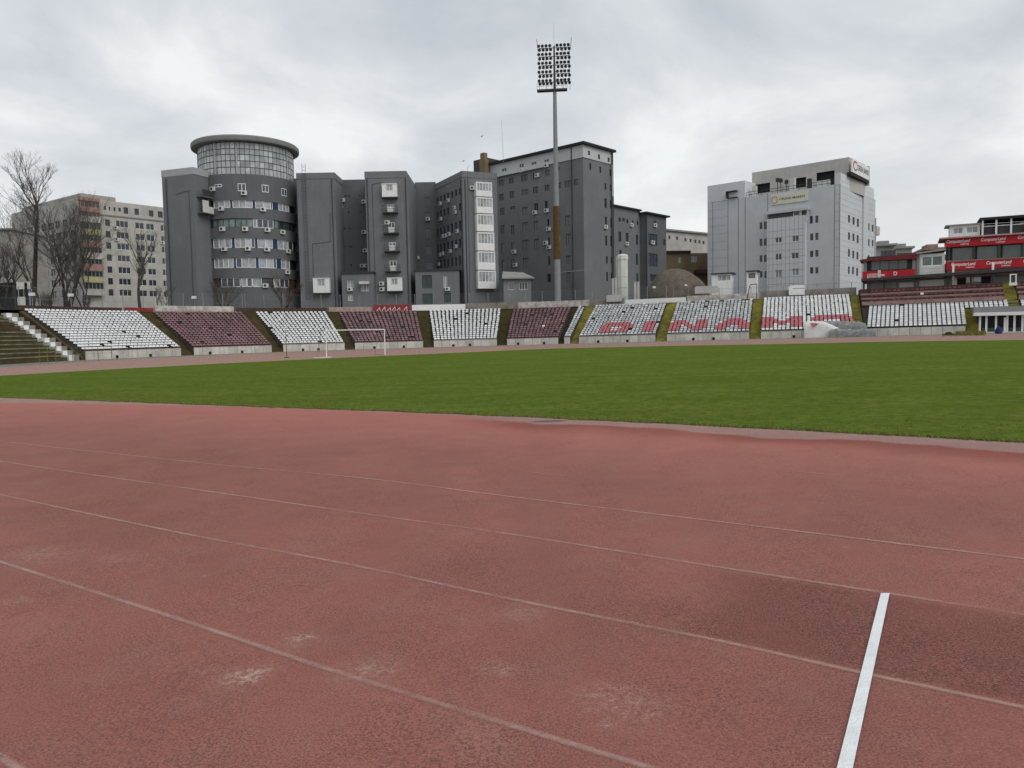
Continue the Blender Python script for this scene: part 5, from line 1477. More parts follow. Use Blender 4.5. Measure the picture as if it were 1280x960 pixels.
wr = [(736.5, 204, 739, 212.5), (749, 208.5, 751.5, 216), (762, 212, 764.5, 220), (755.5, 229, 758, 237), (762.5, 231, 765, 239), (755.5, 248, 758.5, 260), (762.5, 250.5, 765, 260.5), (756, 271, 758.8, 283), (763, 273, 765.2, 284.5), (756.5, 294.5, 759, 307), (763, 295, 765.2, 307.5), (757.5, 320.5, 759.8, 329.5), (763.5, 321, 765.5, 329.5), (757.8, 340, 760, 351.5), (763.5, 341, 765.5, 348)]
HR = [TR.rect(*r) for r in wr]
volume(t, 'wall', 'dark', fp, ZB, zA, {0: [(a - tl, b - tl, c, d) for a, b, c, d in HL], 1: HR})
for k_, h in enumerate(HL):
    blind = k_ >= 32 or k_ in (21, 25, 29, 31)
    glazed(t, TL, h, .1, 'window', 'mullion' if blind or k_ % 4 else 'plaster', 'plaster' if blind else 'pane', 1 if h[1] - h[0] < 1 else 2, fr=.05)
for h in HR: glazed(t, TR, h, .1, 'window', 'mullion', 'pane', 1, fr=.05)
al = [(627, 210, 633, 214.5), (649, 204.5, 654.5, 209.5), (664, 202, 670.5, 206), (680, 199, 686, 203)]
ar = [(735, 188.5, 737.5, 194), (747.5, 193, 750, 199), (759.5, 197, 762, 202.5)]
AL_ = [TL.rect(*r) for r in al]; AR = [TR.rect(*r) for r in ar]
fpa = [tuple(TL.pt(tl, 0, -.12).xy), tuple((TL.pt(0, 0, -.12) + TR.pt(0, 0, -.12) - TL.pt(0, 0)).xy), tuple(TR.pt(tr, 0, -.12).xy), tuple(TR.pt(tr, 0, 20).xy)]
Fa, Fb = side(fpa, 0), side(fpa, 1)
AL_ = [Fa.rect(*r) for r in al]; AR = [Fb.rect(*r) for r in ar]
volume(t, 'attic', 'attic', fpa, zA + .003, zt_, {0: AL_, 1: AR})
for h in AL_: glazed(t, Fa, h, .08, 'window', 'pvc', 'pane', 2, fr=.05)
for h in AR: glazed(t, Fb, h, .08, 'window', 'mullion', 'pane', 1, fr=.05)
mb = MB(); mb.fbox(TL, tl - .3, -8.8, zA - .35, zA - .02, -.5, 0); mb.build('ledge', 'attic', t)
mb = MB(); cR = (TL.pt(0, 0, -.7) + TR.pt(0, 0, -.7) - TL.pt(0, 0))
ro = [TL.pt(tl - .5, 0, -.7), cR, TR.pt(tr + .4, 0, -.7), TR.pt(tr + .4, 0, 20.5)]
mb.hexa([Vector((p.x, p.y, zt_ + .003)) for p in ro] + [Vector((p.x, p.y, zt_ + .42)) for p in ro]); mb.build('flat_roof', 'roofdark', t)
for FQ, px, nm in ((TL, 716.3, 'downpipe'), (TR, 765.8, 'downpipe'), (TR, 764.2, 'downpipe')):
    a = FQ.uv(px, 300)[0]; mb = MB(); mb.tube(FQ.pt(a, ZB, -.2), FQ.pt(a, zt_ - .1, -.2), .09, n=6); mb.build(nm, 'iron', t)
for px, py in ((651.5, 213), (682.5, 206.5), (668, 265.5), (682.5, 263), (685, 286), (681.5, 303.5), (685.5, 309), (642, 314.5), (643.5, 331), (671, 219), (757.8, 283.5)):
    ac_unit(t, TR if px > 731 else TL, px, py, .45, -.1 if py < 215 else 0)
# stair head with chimney
zr0 = zt_ - 3
Pm = at(606, 200, 154)
F = Face((Pm.x, 154), (.731, -.682)); 
a, b, c, d = F.rect(592, 201, 609, 214); d = F.uv(600, 199)[1]
mb = MB(); mb.fbox(F, a, b, c - 4, d, 0, 4); mb.build('stair_head', 'iron', t)
a, b, c, d = F.rect(604.5, 198.5, 611.5, 214); d = F.uv(607, 193)[1]
mb = MB(); mb.fbox(F, a, b, c - 4, d - 1.2, -1.2, -.1); mb.fbox(F, a + .2, b - .25, d - 1.2, d + .1, -1.1, -.2); mb.build('chimney', 'ochre', t)
P = at(629.5, 200, 150); mb = MB(); mb.tube((P.x, P.y, zt_ - .5), (P.x - .3, P.y, at(627, 150, 150).z), .035, .02, 5); mb.build('antenna', 'steel', t)

# ---- lower grey annex stepping away
Q0 = TR.pt(tr, 0, 1.2).xy; FA = Face(Q0, TR.T.xy)
tA = FA.uv(800, 300)[0]; zA_ = FA.uv(785, 261.5)[1]
FBp = FA.pt(tA, 0, -1.3).xy; FB = Face(FBp, TR.T.xy); tB = FB.uv(833, 320)[0]; zB_ = FB.uv(812, 268)[1]
t = thing('stepped_annex', FA.pt(tA / 2, ZB, 4), 'lower dark grey annex with dark eaves stepping back beside the tall block', 'building')
wa = [(773, 272, 776, 277), (778, 272.5, 781, 277), (783, 274, 785.5, 279), (790, 275.5, 792, 280.5), (796, 276.5, 798, 281.5), (773, 289.5, 776.5, 302), (782, 291, 785.5, 303), (795, 293.5, 797.5, 306), (774, 312.5, 777, 322), (795, 317, 797.5, 331), (795.5, 342, 797.5, 352)]
wb = [(810.5, 292.5, 821.5, 307), (810.5, 317, 822, 333), (812.5, 343, 821, 352), (829, 299, 831.5, 307), (817, 276, 820, 280)]
HA = [FA.rect(*r) for r in wa]; HB = [FB.rect(*r) for r in wb]
volume(t, 'wall', 'dark', fp_of(FA, 0, tA + .1, 10), ZB, zA_, {0: HA})
volume(t, 'wall', 'darker', fp_of(FB, 0, tB, 11), ZB, zB_, {0: HB})
for h in HA: glazed(t, FA, h, .1, 'window', 'mullion', 'pane', 1, fr=.05)
for h in HB: glazed(t, FB, h, .1, 'window', 'mullion', 'paneblue', 3, fr=.08)
mb = MB(); mb.fbox(FA, -.3, tA, zA_ + .003, zA_ + .3, -.5, 10); mb.build('eaves', 'roofdark', t)
mb = MB(); mb.fbox(FB, -.5, tB + .6, zB_ + .003, zB_ + .32, -.6, 11); mb.build('eaves', 'roofdark', t)
a = FA.uv(771, 255)[0]; mb = MB(); mb.fbox(FA, a - 1, a + .5, zA_ + .3, zA_ + 2.2, 1, 2.5); mb.build('chimney', 'plaster', t)
a = FB.uv(800.3, 300)[0]; mb = MB(); mb.tube(FB.pt(.1, ZB, -.15), FB.pt(.1, zB_, -.15), .12, n=6); mb.build('downpipe', 'iron', t)
for px, py in ((819.5, 281.5), (816.5, 303)): ac_unit(t, FB, px, py, .5)
for px, py in ((784, 304.5), (790, 281)): ac_unit(t, FA, px, py, .45)

# ---- white tank and yard pillars
P = at(778.5, 365, 124); zt_ = at(778.5, 321, 124).z; r = (at(785, 340, 124).x - at(771.8, 340, 124).x) / 2
t = thing('storage_tank', (P.x, P.y, TOP), 'tall white upright storage tank standing in a railed yard', 'tank')
mb = MB(); mb.lathe([(r * .96, TOP - .4), (r, TOP), (r, zt_), (r * .98, zt_ + .1)], (P.x, P.y), 8, math.pi / 8, math.pi * 2.125); mb.build('body', 'tank', t)
mb = MB(); mb.lathe([(r * 1.1, zt_ - .5), (r * 1.1, zt_ + .1), (r * .95, zt_ + .28), (r * .5, zt_ + .42), (0, zt_ + .45)], (P.x, P.y), 8, math.pi / 8, math.pi * 2.125); mb.build('cap', 'tank', t, smooth=False)
mb = MB(); mb.tube((P.x - r - .12, P.y - .3, TOP), (P.x - r - .12, P.y - .3, zt_), .05, n=5)
for k in range(3): mb.lathe([(r + .02, TOP + 1.5 + k * 1.7), (r + .05, TOP + 1.55 + k * 1.7), (r + .02, TOP + 1.6 + k * 1.7)], (P.x, P.y), 8, math.pi / 8, math.pi * 2.125)
mb.build('pipework', 'offwhite', t)
for px, y0, y1, lab in ((766.3, 349, 364, 'slim pale gate pillar beside the white tank'), (769.8, 348, 364, 'pale gate pillar nearer to the white tank than its slim twin'), (794, 353, 368, 'grey gate pillar between tank and brown dome'), (797.8, 353, 368, 'grey gate pillar beside the brown dome')):
    Pa = at(px, y1, 121); zt2 = at(px, y0, 121).z; mb = MB(); mb.box((Pa.x, Pa.y, (TOP - .5 + zt2) / 2), (.34, .34, zt2 - TOP + .5)); mb.box((Pa.x, Pa.y, zt2 + .05), (.42, .42, .1))
    tag(mb.build('gate_pillar', 'beton', origin=(Pa.x, Pa.y, TOP)), lab, 'pillar')
P0, P1_ = at(786, 368, 122), at(793, 368, 122)
t = thing('yard_railing', (P0.x, P0.y, TOP), 'thin steel railing between white tank and grey gate pillars', 'railing')
mb = MB()
for z in (0.2, 1.0, 1.8): mb.tube((P0.x, P0.y, TOP + z), (P1_.x, P1_.y, TOP + z), .03, n=4)
for k in range(5): q = P0.lerp(P1_, k / 4); mb.tube((q.x, q.y, TOP - .2), (q.x, q.y, TOP + 1.85), .03, n=4)
mb.build('rail', 'steel', t)

# ---- brown dome
Yd = 126; Pc = at(848, 366, Yd); rx = (at(888, 366, Yd).x - at(803, 366, Yd).x) / 2; zb = TOP - .4; hh = at(843, 336.8, Yd).z - zb
t = thing('dome_shelter', (Pc.x, Yd, zb), 'brown weathered membrane dome rising behind the white parapet', 'dome')
mb = MB(); NU, NV = 48, 14
for j in range(NV + 1):
    for i in range(NU):
        e_ = (math.pi / 2) * j / NV; a = 2 * math.pi * i / NU
        rr_ = math.cos(e_) ** 1.1
        x, y, z = rx * rr_ * math.cos(a), rx * .8 * rr_ * math.sin(a), hh * math.sin(e_) ** .95
        nn = noise.noise((x * .25, y * .25, z * .4)) * .35 + .12 * abs(math.sin(a * 9))
        mb.v.append(Vector((Pc.x + x - .5 * math.sin(e_), Yd + y, zb + max(0, z + nn * (1 if j < NV else 0)))))
for j in range(NV):
    for i in range(NU):
        i2 = (i + 1) % NU; mb.f.append((j * NU + i, j * NU + i2, (j + 1) * NU + i2, (j + 1) * NU + i)); mb.mi.append(0)
mb.build('membrane', 'mound', t, smooth=True)
for px, py in ((817.5, 359), (857, 357)):
    Pq = at(px, py, Yd - rx * .62); mb = MB(); mb.box(Pq, (.4, .5, .3)); mb.build('vent', 'white', t)

# ---- grey clad building
K = at(1050, 300, 140).xy
GL = Face(K, (.743, -.669)); GR = Face(K, (.636, .772))
gl = GL.uv(884.5, 320)[0]; gr = GR.uv(1093.5, 320)[0]
zw = GL.uv(1044, 229)[1]; zw_l = GL.uv(900, 234)[1]
t = thing('clad_office_building', (K.x, K.y + 6, ZB), 'large pale grey panel clad office building with rooftop signs', 'building')
zmain = GL.uv(950, 244)[1]
zhi = GL.uv(1048, 216)[1]
wl = [(949.5, 278, 953, 286.5), (955, 277, 958.8, 286.5), (949.5, 298.5, 953, 307.5), (955, 298, 958.8, 307), (949.5, 319, 953, 327.5), (955, 318.5, 958.8, 327.5), (950, 339, 953, 347), (955.5, 339, 959, 347.5),
      (1012, 270, 1016, 279.5), (1019, 269.5, 1023, 278.5), (1012.5, 292, 1016.5, 300.5), (1019, 291, 1023, 300), (1012.5, 313.5, 1016.5, 321.5), (1019, 312.5, 1023, 321), (1012.5, 334, 1016.5, 342), (1019, 334, 1023, 342)]
HL = [GL.rect(*r) for r in wl]
wr = [(1060, 269, 1062.8, 278.5), (1065.5, 271.5, 1068.5, 281), (1071, 273.5, 1073.8, 283.5), (1060, 290.5, 1062.8, 300), (1065.5, 292, 1068.2, 301.5), (1070.8, 294, 1073.6, 304), (1060, 311.5, 1062.6, 321), (1065.2, 313.5, 1068, 323), (1070.6, 315, 1073.2, 324.5), (1060, 333, 1062.4, 342.5), (1065, 333.5, 1067.7, 343), (1070.2, 335, 1072.8, 345),
      (1084.5, 279, 1087, 287.5), (1089.8, 281, 1092, 289.5), (1084.5, 299, 1087, 307.5), (1089.8, 300, 1092, 308), (1084.5, 319, 1087, 327)]
HR = [GR.rect(*r) for r in wr]
fp = [tuple(GL.pt(gl, 0).xy), tuple(K), tuple(GR.pt(gr, 0).xy), tuple(GR.pt(gr, 0, 26).xy)]
tcut = GL.uv(1043.5, 240)[0]
volume(t, 'main_wall', 'cladding', fp, ZB, zmain, {0: [(a - gl, b - gl, c, d) for a, b, c, d in HL], 1: HR})
for k_, h in enumerate(HL): glazed(t, GL, h, .12, 'window', 'plaster', 'pane', 1, fr=.05)
for h in HR: glazed(t, GR, h, .12, 'window', 'plaster', 'pane', 1, fr=.05)
# higher corner and side wall up to the sign
fpc = [tuple(GL.pt(tcut, 0).xy), tuple(K), tuple(GR.pt(gr - 1.2, 0).xy), tuple(GR.pt(gr - 1.2, 0, -tcut).xy)]
volume(t, 'corner_wall', 'cladlight', fpc, zmain + .003, zhi)
# left bay, higher
tb_ = GL.uv(931, 240)[0]
volume(t, 'end_bay', 'cladlight', fp_of(GL, gl, tb_, 12), zmain + .003, GL.uv(905, 229.5)[1])
mb = MB()
for px in (891, 910, 923, 931.5, 959.5, 1043, 1052 - 2.5):
    a = GL.uv(px, 300)[0]; mb.fbox(GL, a - .05, a + .05, ZB, zmain - .02, -.03, 0)
for k_ in range(14):
    z = 8 + k_ * 1.6
    if z < zmain: mb.fbox(GL, gl + .1, GL.uv(909, 300)[0], z, z + .035, -.012, 0); mb.fbox(GL, GL.uv(1043, 300)[0], -.05, z, z + .035, -.012, 0)
for k_ in range(20):
    z = 8 + k_ * 1.05
    if z < zhi - .2: mb.fbox(GR, .05, gr - 7.2, z, z + .03, -.012, 0); mb.fbox(GR, gr - 5.8, gr - .1, z + .15, z + .18, -.012, 0)
a = GR.uv(1077.5, 300)[0]; b = GR.uv(1083.5, 300)[0]
mb.build('panel_joint', 'plaster', t)
mb = MB(); mb.fbox(GR, a, b, ZB, zmain - .1, -.25, 0); mb.fbox(GR, b + .15, b + .3, ZB, zmain - .1, -.1, 0); mb.build('pilaster', 'cladding', t)
a = GR.uv(1092, 300)[0]; mb = MB(); z = GR.uv(1096, 292)[1]; mb.fbox(GR, gr - .3, gr + .1, z - 12, z + 3, -.2, 0); mb.fbox(GR, gr, gr + 2.4, z - .3, z + 1.4, -.3, 1.5); mb.build('duct', 'beton', t)
# projecting central bay
a, b = GL.uv(961, 310)[0], GL.uv(1008.5, 310)[0]; z1 = GL.uv(985, 272)[1]; zov = GL.uv(985, 268)[1]
wb = [(968.8, 297, 977.5, 303.5), (990, 294.5, 998.5, 302), (968.8, 317, 977, 325), (989, 315.5, 998.5, 323.5), (969, 337.5, 977.5, 347), (990, 335.5, 998.5, 344.5)]
fpb = fp_of(GL, a, b, 3); fpb = [tuple(GL.pt(a, 0, -.9).xy), tuple(GL.pt(b, 0, -.9).xy), tuple(GL.pt(b, 0, -.003).xy), tuple(GL.pt(a, 0, -.003).xy)]
GB = side(fpb, 0); HBq = [GB.rect(*r) for r in wb]
volume(t, 'central_bay', 'cladlight', fpb, ZB, z1, {0: HBq})
for k_, h in enumerate(HBq): glazed(t, GB, h, .1, 'window', 'pvc', 'panelight' if k_ > 3 else 'pane', 2, fr=.09)
mb = MB()
for k_ in range(9): x = (b - a) * (k_ + .5) / 9; mb.fbox(GB, x - .02, x + .02, ZB, z1 - .02, -.012, 0)
for k_ in range(11):
    z = 7.5 + k_ * 1.25
    if z < z1: mb.fbox(GB, .02, b - a - .02, z, z + .04, -.016, 0)
mb.build('panel_joint', 'plaster', t)
mb = MB(); mb.fbox(GB, -.2, b - a + .6, zov + .3, zov + .85, -.1, .88); mb.build('canopy', 'cladding', t)
mb = MB(); mb.fbox(GB, .1, b - a - .2, z1, zov + .3, .35, .86); mb.build('loggia', 'mullion', t)
for x in (b - a + .35, b - a - .9): mb = MB(); mb.fbox(GB, x, x + .18, z1 - (1 if x > b - a else 0), zov + .3, .0, .2); mb.build('post', 'offwhite', t)
a2, b2, c2, d2 = GB.rect(991, 274.5, 996, 281.5); glazed(t, GB, (a2, a2 + 1.2, z1 + .05, z1 + 1.1), .25, 'window', 'pvc', 'pane', 1)
# rooftop concrete storey, set back
GS = Face(GL.pt(0, 0, 5).xy, GL.T.xy)
a = GS.uv(940, 230)[0]; b = -.02 + (GS.o.xy - GR.o.xy).dot(GR.N.xy) / max(.01, -GL.T.xy.dot(GR.N.xy)) if abs(GL.T.xy.dot(GR.N.xy)) > .01 else 0
zs = GS.uv(1060, 196.5)[1]; 
hs = [GS.rect(*r) for r in ((941.5, 229.5, 962.5, 241), (987, 222.5, 1007.5, 235), (1020.5, 214.5, 1043, 232))]
volume(t, 'rooftop_storey', 'beton', fp_of(GS, a, b, 9), zmain - .5, zs, {0: [(p - a, q - a, c, d) for p, q, c, d in hs]})
for h in hs:
    mb = MB(); mb.fbox(GS, h[0] - .1, h[1] + .1, h[2] - .1, h[3] + .1, .8, 1.0); mb.build('dark_opening', 'roofdark', t)
# rooftop kit
for px, py, s_, h in ((943.5, 239, .35, 1.7), (991, 231, .45, 2.2), (1029, 226, 1.2, .9), (1012, 229, .3, 1.6)):
    p, q = GL.uv(px, py, 2); mb = MB(); mb.fbox(GL, p - s_, p + s_, zmain + .01, zmain + h + .5, 1.6, 2.4); mb.build('roof_unit', 'offwhite' if s_ != .3 else 'iron', t)
mb = MB(); p0, p1 = GL.uv(933, 240, .3)[0], GL.uv(1042, 228, .3)[0]
for z in (.45, .95): mb.tube(GL.pt(p0, zmain + z, .3), GL.pt(p1, zmain + z, .3), .05, n=4)
n = 16
for k_ in range(n + 1): x = p0 + (p1 - p0) * k_ / n; mb.tube(GL.pt(x, zmain, .3), GL.pt(x, zmain + 1, .3), .04, n=4)
mb.build('roof_railing', 'iron', t)
mb = MB()
for px, h in ((972, 3.2), (976, 3.0), (983, 2.6)):
    x = GL.uv(px, 235, 1.5)[0]; mb.tube(GL.pt(x, zmain, 1.5), GL.pt(x, zmain + h, 1.5), .08, n=4); mb.fbox(GL, x - .3, x + .35, zmain + h - .9, zmain + h - .2, 1.35, 1.6)
mb.build('antenna_rack', 'iron', t)
a, b, c, d = GL.rect(909.5, 239, 922.5, 247.5); mb = MB(); mb.fbox(GL, a, b, d - .15, d, -.8, 0); mb.fbox(GL, a, a + .2, c, d - .15, -.8, 0); mb.fbox(GL, a, b, c, c + .12, -.5, 0); mb.build('bracket_frame', 'iron', t)
# signs
a, b, c, d = GL.rect(964.3, 241, 1010.3, 254)
h0 = (GL.uv(964.3, 256.5)[1] + GL.uv(1010.3, 251)[1]) / 2; h1 = (GL.uv(964.3, 245)[1] + GL.uv(1010.3, 238)[1]) / 2
mb = MB(); mb.fbox(GL, a, b, h0, h1, -.2, -.02); sg = mb.build('facade_sign', 'cream', t)
mb = MB(); text(mb, GL, 'CELINA MAREST', a + (b - a) * .23, b - (b - a) * .06, h0 + (h1 - h0) * .4, h0 + (h1 - h0) * .62, -.22); mb.build('lettering', 'darktext', sg).matrix_parent_inverse = Matrix.Identity(4)
mb = MB(); c0 = GL.pt(a + (b - a) * .105, (h0 + h1) / 2, -.22)
for k_ in range(24):
    A1, A2 = [c0 + GL.T * (math.cos(w_) * .55) + Vector((0, 0, math.sin(w_) * .62)) for w_ in (k_ * math.pi / 12, (k_ + 1) * math.pi / 12)]
    mb.tube(A1, A2, .06, n=4)
mb.build('emblem', 'goldtext', sg).matrix_parent_inverse = Matrix.Identity(4)
GQ = Face(GR.pt(0, 0, -.75).xy, GR.T.xy)
a, b = GQ.uv(1064.3, 208)[0], GQ.uv(1085.2, 220)[0]
h0 = (GQ.uv(1064.3, 216)[1] + GQ.uv(1085, 228.5)[1]) / 2; h1 = (GQ.uv(1064.3, 198)[1] + GQ.uv(1085, 209)[1]) / 2
mb = MB(); mb.fbox(GQ, a, b, h0 + .3, h1, -.15, .1); sg = mb.build('rooftop_sign', 'white', t)
mb = MB(); mb.fbox(GQ, a - .3, b + .3, h0 - .3, h0 + .29, -.1, .73); mb.build('sign_beam', 'roofdark', sg).matrix_parent_inverse = Matrix.Identity(4)
mb = MB(); mb.fbox(GQ, b, b + .7, h0 - .6, h1 + .3, -.1, .7); mb.build('sign_end', 'beton', sg).matrix_parent_inverse = Matrix.Identity(4)
mb = MB(); hm = h0 + .3 + (h1 - h0) * .3; text(mb, GQ, 'CEREN BAND', a + (b - a) * .27, b - .25, hm, hm + (h1 - h0) * .36, -.17); mb.build('lettering', 'darktext', sg).matrix_parent_inverse = Matrix.Identity(4)
mb = MB(); text(mb, GQ, 'C', a + .5, a + (b - a) * .26, hm - .3, hm + (h1 - h0) * .5, -.17); mb.build('emblem', 'redtext', sg).matrix_parent_inverse = Matrix.Identity(4)

# kiosks at the building's foot
for x0, y0, x1, y1, Y, lab in ((889.5, 342.5, 914.5, 357, 118, 'white glazed kiosk with flat dark roof at the clad building'), (933.5, 339.5, 946, 354.5, 116, 'small white guard booth with dark window and flat roof')):
    F = Face(at((x0 + x1) / 2, y1, Y).xy, (.93, -.36))
    a, b, c, d = F.rect(x0, y0, x1, y1); z0 = TOP - .3
    tt = thing('kiosk', F.pt((a + b) / 2, z0), lab, 'kiosk')
    m_ = c + (d - c) * .4; wa_ = a + (b - a) * (.3 if x1 - x0 > 20 else .12)
    mb = MB(); mb.fbox(F, a, b, z0, m_, 0, 3); mb.fbox(F, a, b, d - .15, d, 0, 3); mb.fbox(F, a, wa_, m_, d - .15, 0, 3); mb.fbox(F, b - .15, b, m_, d - .15, 0, 3); mb.fbox(F, wa_, b - .15, m_, d - .15, 2.5, 2.9); mb.build('wall', 'white', tt)
    glazed(tt, F, (wa_, b - .15, m_, d - .15), .05, 'window', 'pvc', 'panelight' if x1 - x0 > 20 else 'plaster', 3 if x1 - x0 > 20 else 1)
    mb = MB(); mb.fbox(F, a - .1, b + .4, d + .003, d + .16, -.3, 3.2); mb.build('roof', 'iron', tt)
# blocks and gate on the parapet line
for px0, y0, px1, y1, d_, lab, m_ in ((868.5, 357.5, 898, 364, 1.6, 'long low concrete block lying on the parapet below the white kiosk', 'beton'), (986, 356.5, 1006, 366, .6, 'rounded white board with faint writing leaning on the parapet', 'white'), (758, 368.5, 777, 374.5, .6, 'pale concrete slab resting on the parapet below the tank', 'beton')):
    F = Face(rail(40, LEN + d_)[0].xy, T1); a, b, c, d = F.rect(px0, y0, px1, y1)
    mb = MB(); mb.fbox(F, a, b, c - .3, d - .12, 0, .25); mb.fbox(F, a + .15, b - .15, d - .12, d, 0, .25)
    if m_ == 'white':
        mb.mi = [0] * len(mb.mi)
        for k_ in range(7): mb.fbox(F, a + .5 + k_ * .3, a + .7 + k_ * .3, d - .5, d - .38, -.01, 0, 1); mb.mi[-6:] = [1] * 6
    tag(mb.build('parapet_block', [m_, 'plaster'], origin=F.pt((a + b) / 2, c)), lab, 'block')
F = Face(rail(42, LEN + .9)[0].xy, T1); a, b, c, d = F.rect(932, 356, 946, 368)
t = thing('pipe_frame', F.pt((a + b) / 2, TOP), 'dark angular pipe frame at the head of the yellow stairs beside the booth', 'frame')
mb = MB(); mb.tube(F.pt(a, TOP - .5), F.pt(a + .6, d), .05, n=5); mb.tube(F.pt(a + .6, d), F.pt(b, d + .1), .06, n=5); mb.tube(F.pt(b, d + .1), F.pt(b, TOP - .5), .05, n=5); mb.build('tube_frame', 'iron', t)

# ---- apartment block
K = at(101, 300, 178).xy
AR_ = Face(K, (.616, .788)); AL2 = Face(K, (.809, -.588))
ar = 25; al_ = AL2.uv(16, 300)[0]
zt_ = AR_.uv(160, 254)[1]
t = thing('apartment_block', (K.x, K.y + 5, ZB), 'eight storey pale apartment block with salmon and yellow balcony fronts', 'building')
ws = []
rows_y = [278, 292.5, 307, 322, 337, 352, 367]
# rows at px 140 slope down to the right following the wall; use wall heights instead
hrow = [AR_.uv(136, y)[1] for y in (278.5, 293, 307, 322, 337, 351.5, 365.5)]
colsx = [(132.5, 138.5), (146, 161.5), (170, 181), (183.5, 193.5), (201.5, 209)]
for h in hrow:
    for x0, x1 in colsx:
        a, b = AR_.uv(x0, 300)[0], AR_.uv(x1, 300)[0]; ws.append((a, b, h - .75, h + .75))
hat = AR_.uv(155, 263)[1]
for x0, x1, s_ in ((130, 132.5, .4), (136, 138, .4), (142, 144.5, .4), (148, 151, .4), (154.5, 160, .75), (168, 173.5, .75), (186, 191.5, .75), (197, 203, .75)):
    a, b = AR_.uv(x0, 263)[0], AR_.uv(x1, 263)[0]; ws.append((a, b, hat - s_, hat + s_ * (1 if s_ > .5 else 1.2)))
fp = [tuple(AL2.pt(al_, 0).xy), tuple(K), tuple(AR_.pt(ar, 0).xy), tuple(AR_.pt(ar, 0, 26).xy)]
wsl = []
for h in hrow:
    for k_ in range(9):
        a = al_ + 2 + k_ * (-al_ - 3) / 9; wsl.append((a - al_, a - al_ + 2.5, h - .8, h + .75))
volume(t, 'wall', 'flat', fp, ZB, zt_, {0: wsl, 1: ws})
for h in ws: glazed(t, AR_, h, .1, 'window', 'pvc' if (h[1] - h[0]) > 1.3 else 'mullion', 'pane', max(1, round((h[1] - h[0]) / 1.0)), fr=.07)
for h in wsl: glazed(t, Face(fp[0], AL2.T), h, .1, 'window', 'mullion', 'pane', 2, fr=.07)
mb = MB(); mb.fbox(AR_, 4.6, ar, hat - 1.75, hat - 1.45, -.15, 0); mb.build('cornice', 'plaster', t)
# balcony column
b0, b1 = AR_.uv(102.5, 300, -1.2)[0], AR_.uv(127.5, 300, -1.2)[0]
cols_ = ['flatgrey', 'salmon', 'salmon', 'flat', 'yellowbal', 'salmon', 'flat', 'salmon', 'yellowbal', 'flat']
ybs = [248, 263, 270, 285.5, 300.5, 315.5, 331, 345, 360, 372]
fr_y = [(247.5, 251.5, 'salmon'), (259.5, 265, 'salmon'), (271, 278, 'flat'), (287, 293.5, 'yellowbal'), (301.5, 309, 'salmon'), (316, 323.5, 'flat'), (330.5, 338.5, 'salmon'), (346, 353, 'yellowbal'), (361.5, 369, 'flat')]
for i, (y0, y1, m_) in enumerate(fr_y):
    z1, z0 = AR_.uv(115, y0, -1.2)[1], AR_.uv(115, y1, -1.2)[1]
    mb = MB(); mb.fbox(AR_, b0, b1, z0, z1, -1.3, 0); o = mb.build('balcony_front', m_, t)
    if i + 1 < len(fr_y):
        zn = AR_.uv(115, fr_y[i + 1][0], -1.2)[1]
        if z0 - zn > .8: 
            w_ = glazed(o, AR_, (b0 + .1, b1 - .1, zn + .003, z0 - .003), -1.1, 'window', 'salmon' if i in (0, 1) else 'plaster', 'pane', 5, fr=.16); w_.matrix_parent_inverse = Matrix.Identity(4)
for px, py in ((145, 284.5), (146, 299), (203.5, 303.5)): ac_unit(t, AR_, px, py, .5)
mb = MB(); mb.fbox(AL2, al_ + 4, -1, zt_ + .003, zt_ + 1.2, 1, 9); mb.build('roof', 'flatgrey', t)
# low grey building at the edge
F = Face((0, 160), (1, 0)); a, b, c, d = F.rect(-60, 288, 16.5, 380)
t = thing('low_tenement', ((a + b) / 2, 160, ZB), 'lower brownish grey tenement behind the forked bare tree', 'building')
hs = [(x, x + 1.2, z, z + 1.5) for z in (8, 11.5, 15) for x in (1.5, 4.5, 7.5, 10.5)]
volume(t, 'wall', 'flatgrey', [(a, 160), (b, 160), (b, 172), (a, 172)], ZB, d, {0: hs})
F = Face((a, 160), (1, 0))
for h in hs: glazed(t, F, h, .1, 'window', 'plaster', 'pane', 2)
mb = MB(); mb.fbox(F, -.4, b - a + .4, d + .003, d + .3, -.5, 12); mb.build('roof', 'dust', t)
# dark shed
F = Face((0, 90), (.9, -.43)); a, b, c, d = F.rect(-70, 356, 19, 384)
t = thing('dark_shed', F.pt((a + b) / 2, TOP - .5), 'open dark shed behind the top of the plank terrace', 'shed')
mb = MB(); mb.fbox(F, a, b, TOP - .6, d - .2, 2.5, 2.7); mb.build('rear_wall', 'roofdark', t)
mb = MB(); mb.fbox(F, a, b + .2, d - .2, d, -.4, 3); mb.build('roof', 'brick', t)
for k_ in range(5):
    x = a + (b - a) * k_ / 4; mb = MB(); mb.fbox(F, x - .1, x + .1, TOP - .6, d - .2, -.1, .1); mb.build('post', 'iron', t)
mb = MB(); mb.fbox(F, a, b, TOP - .6, TOP + .6, -.1, .06); mb.build('low_wall', 'brick', t)

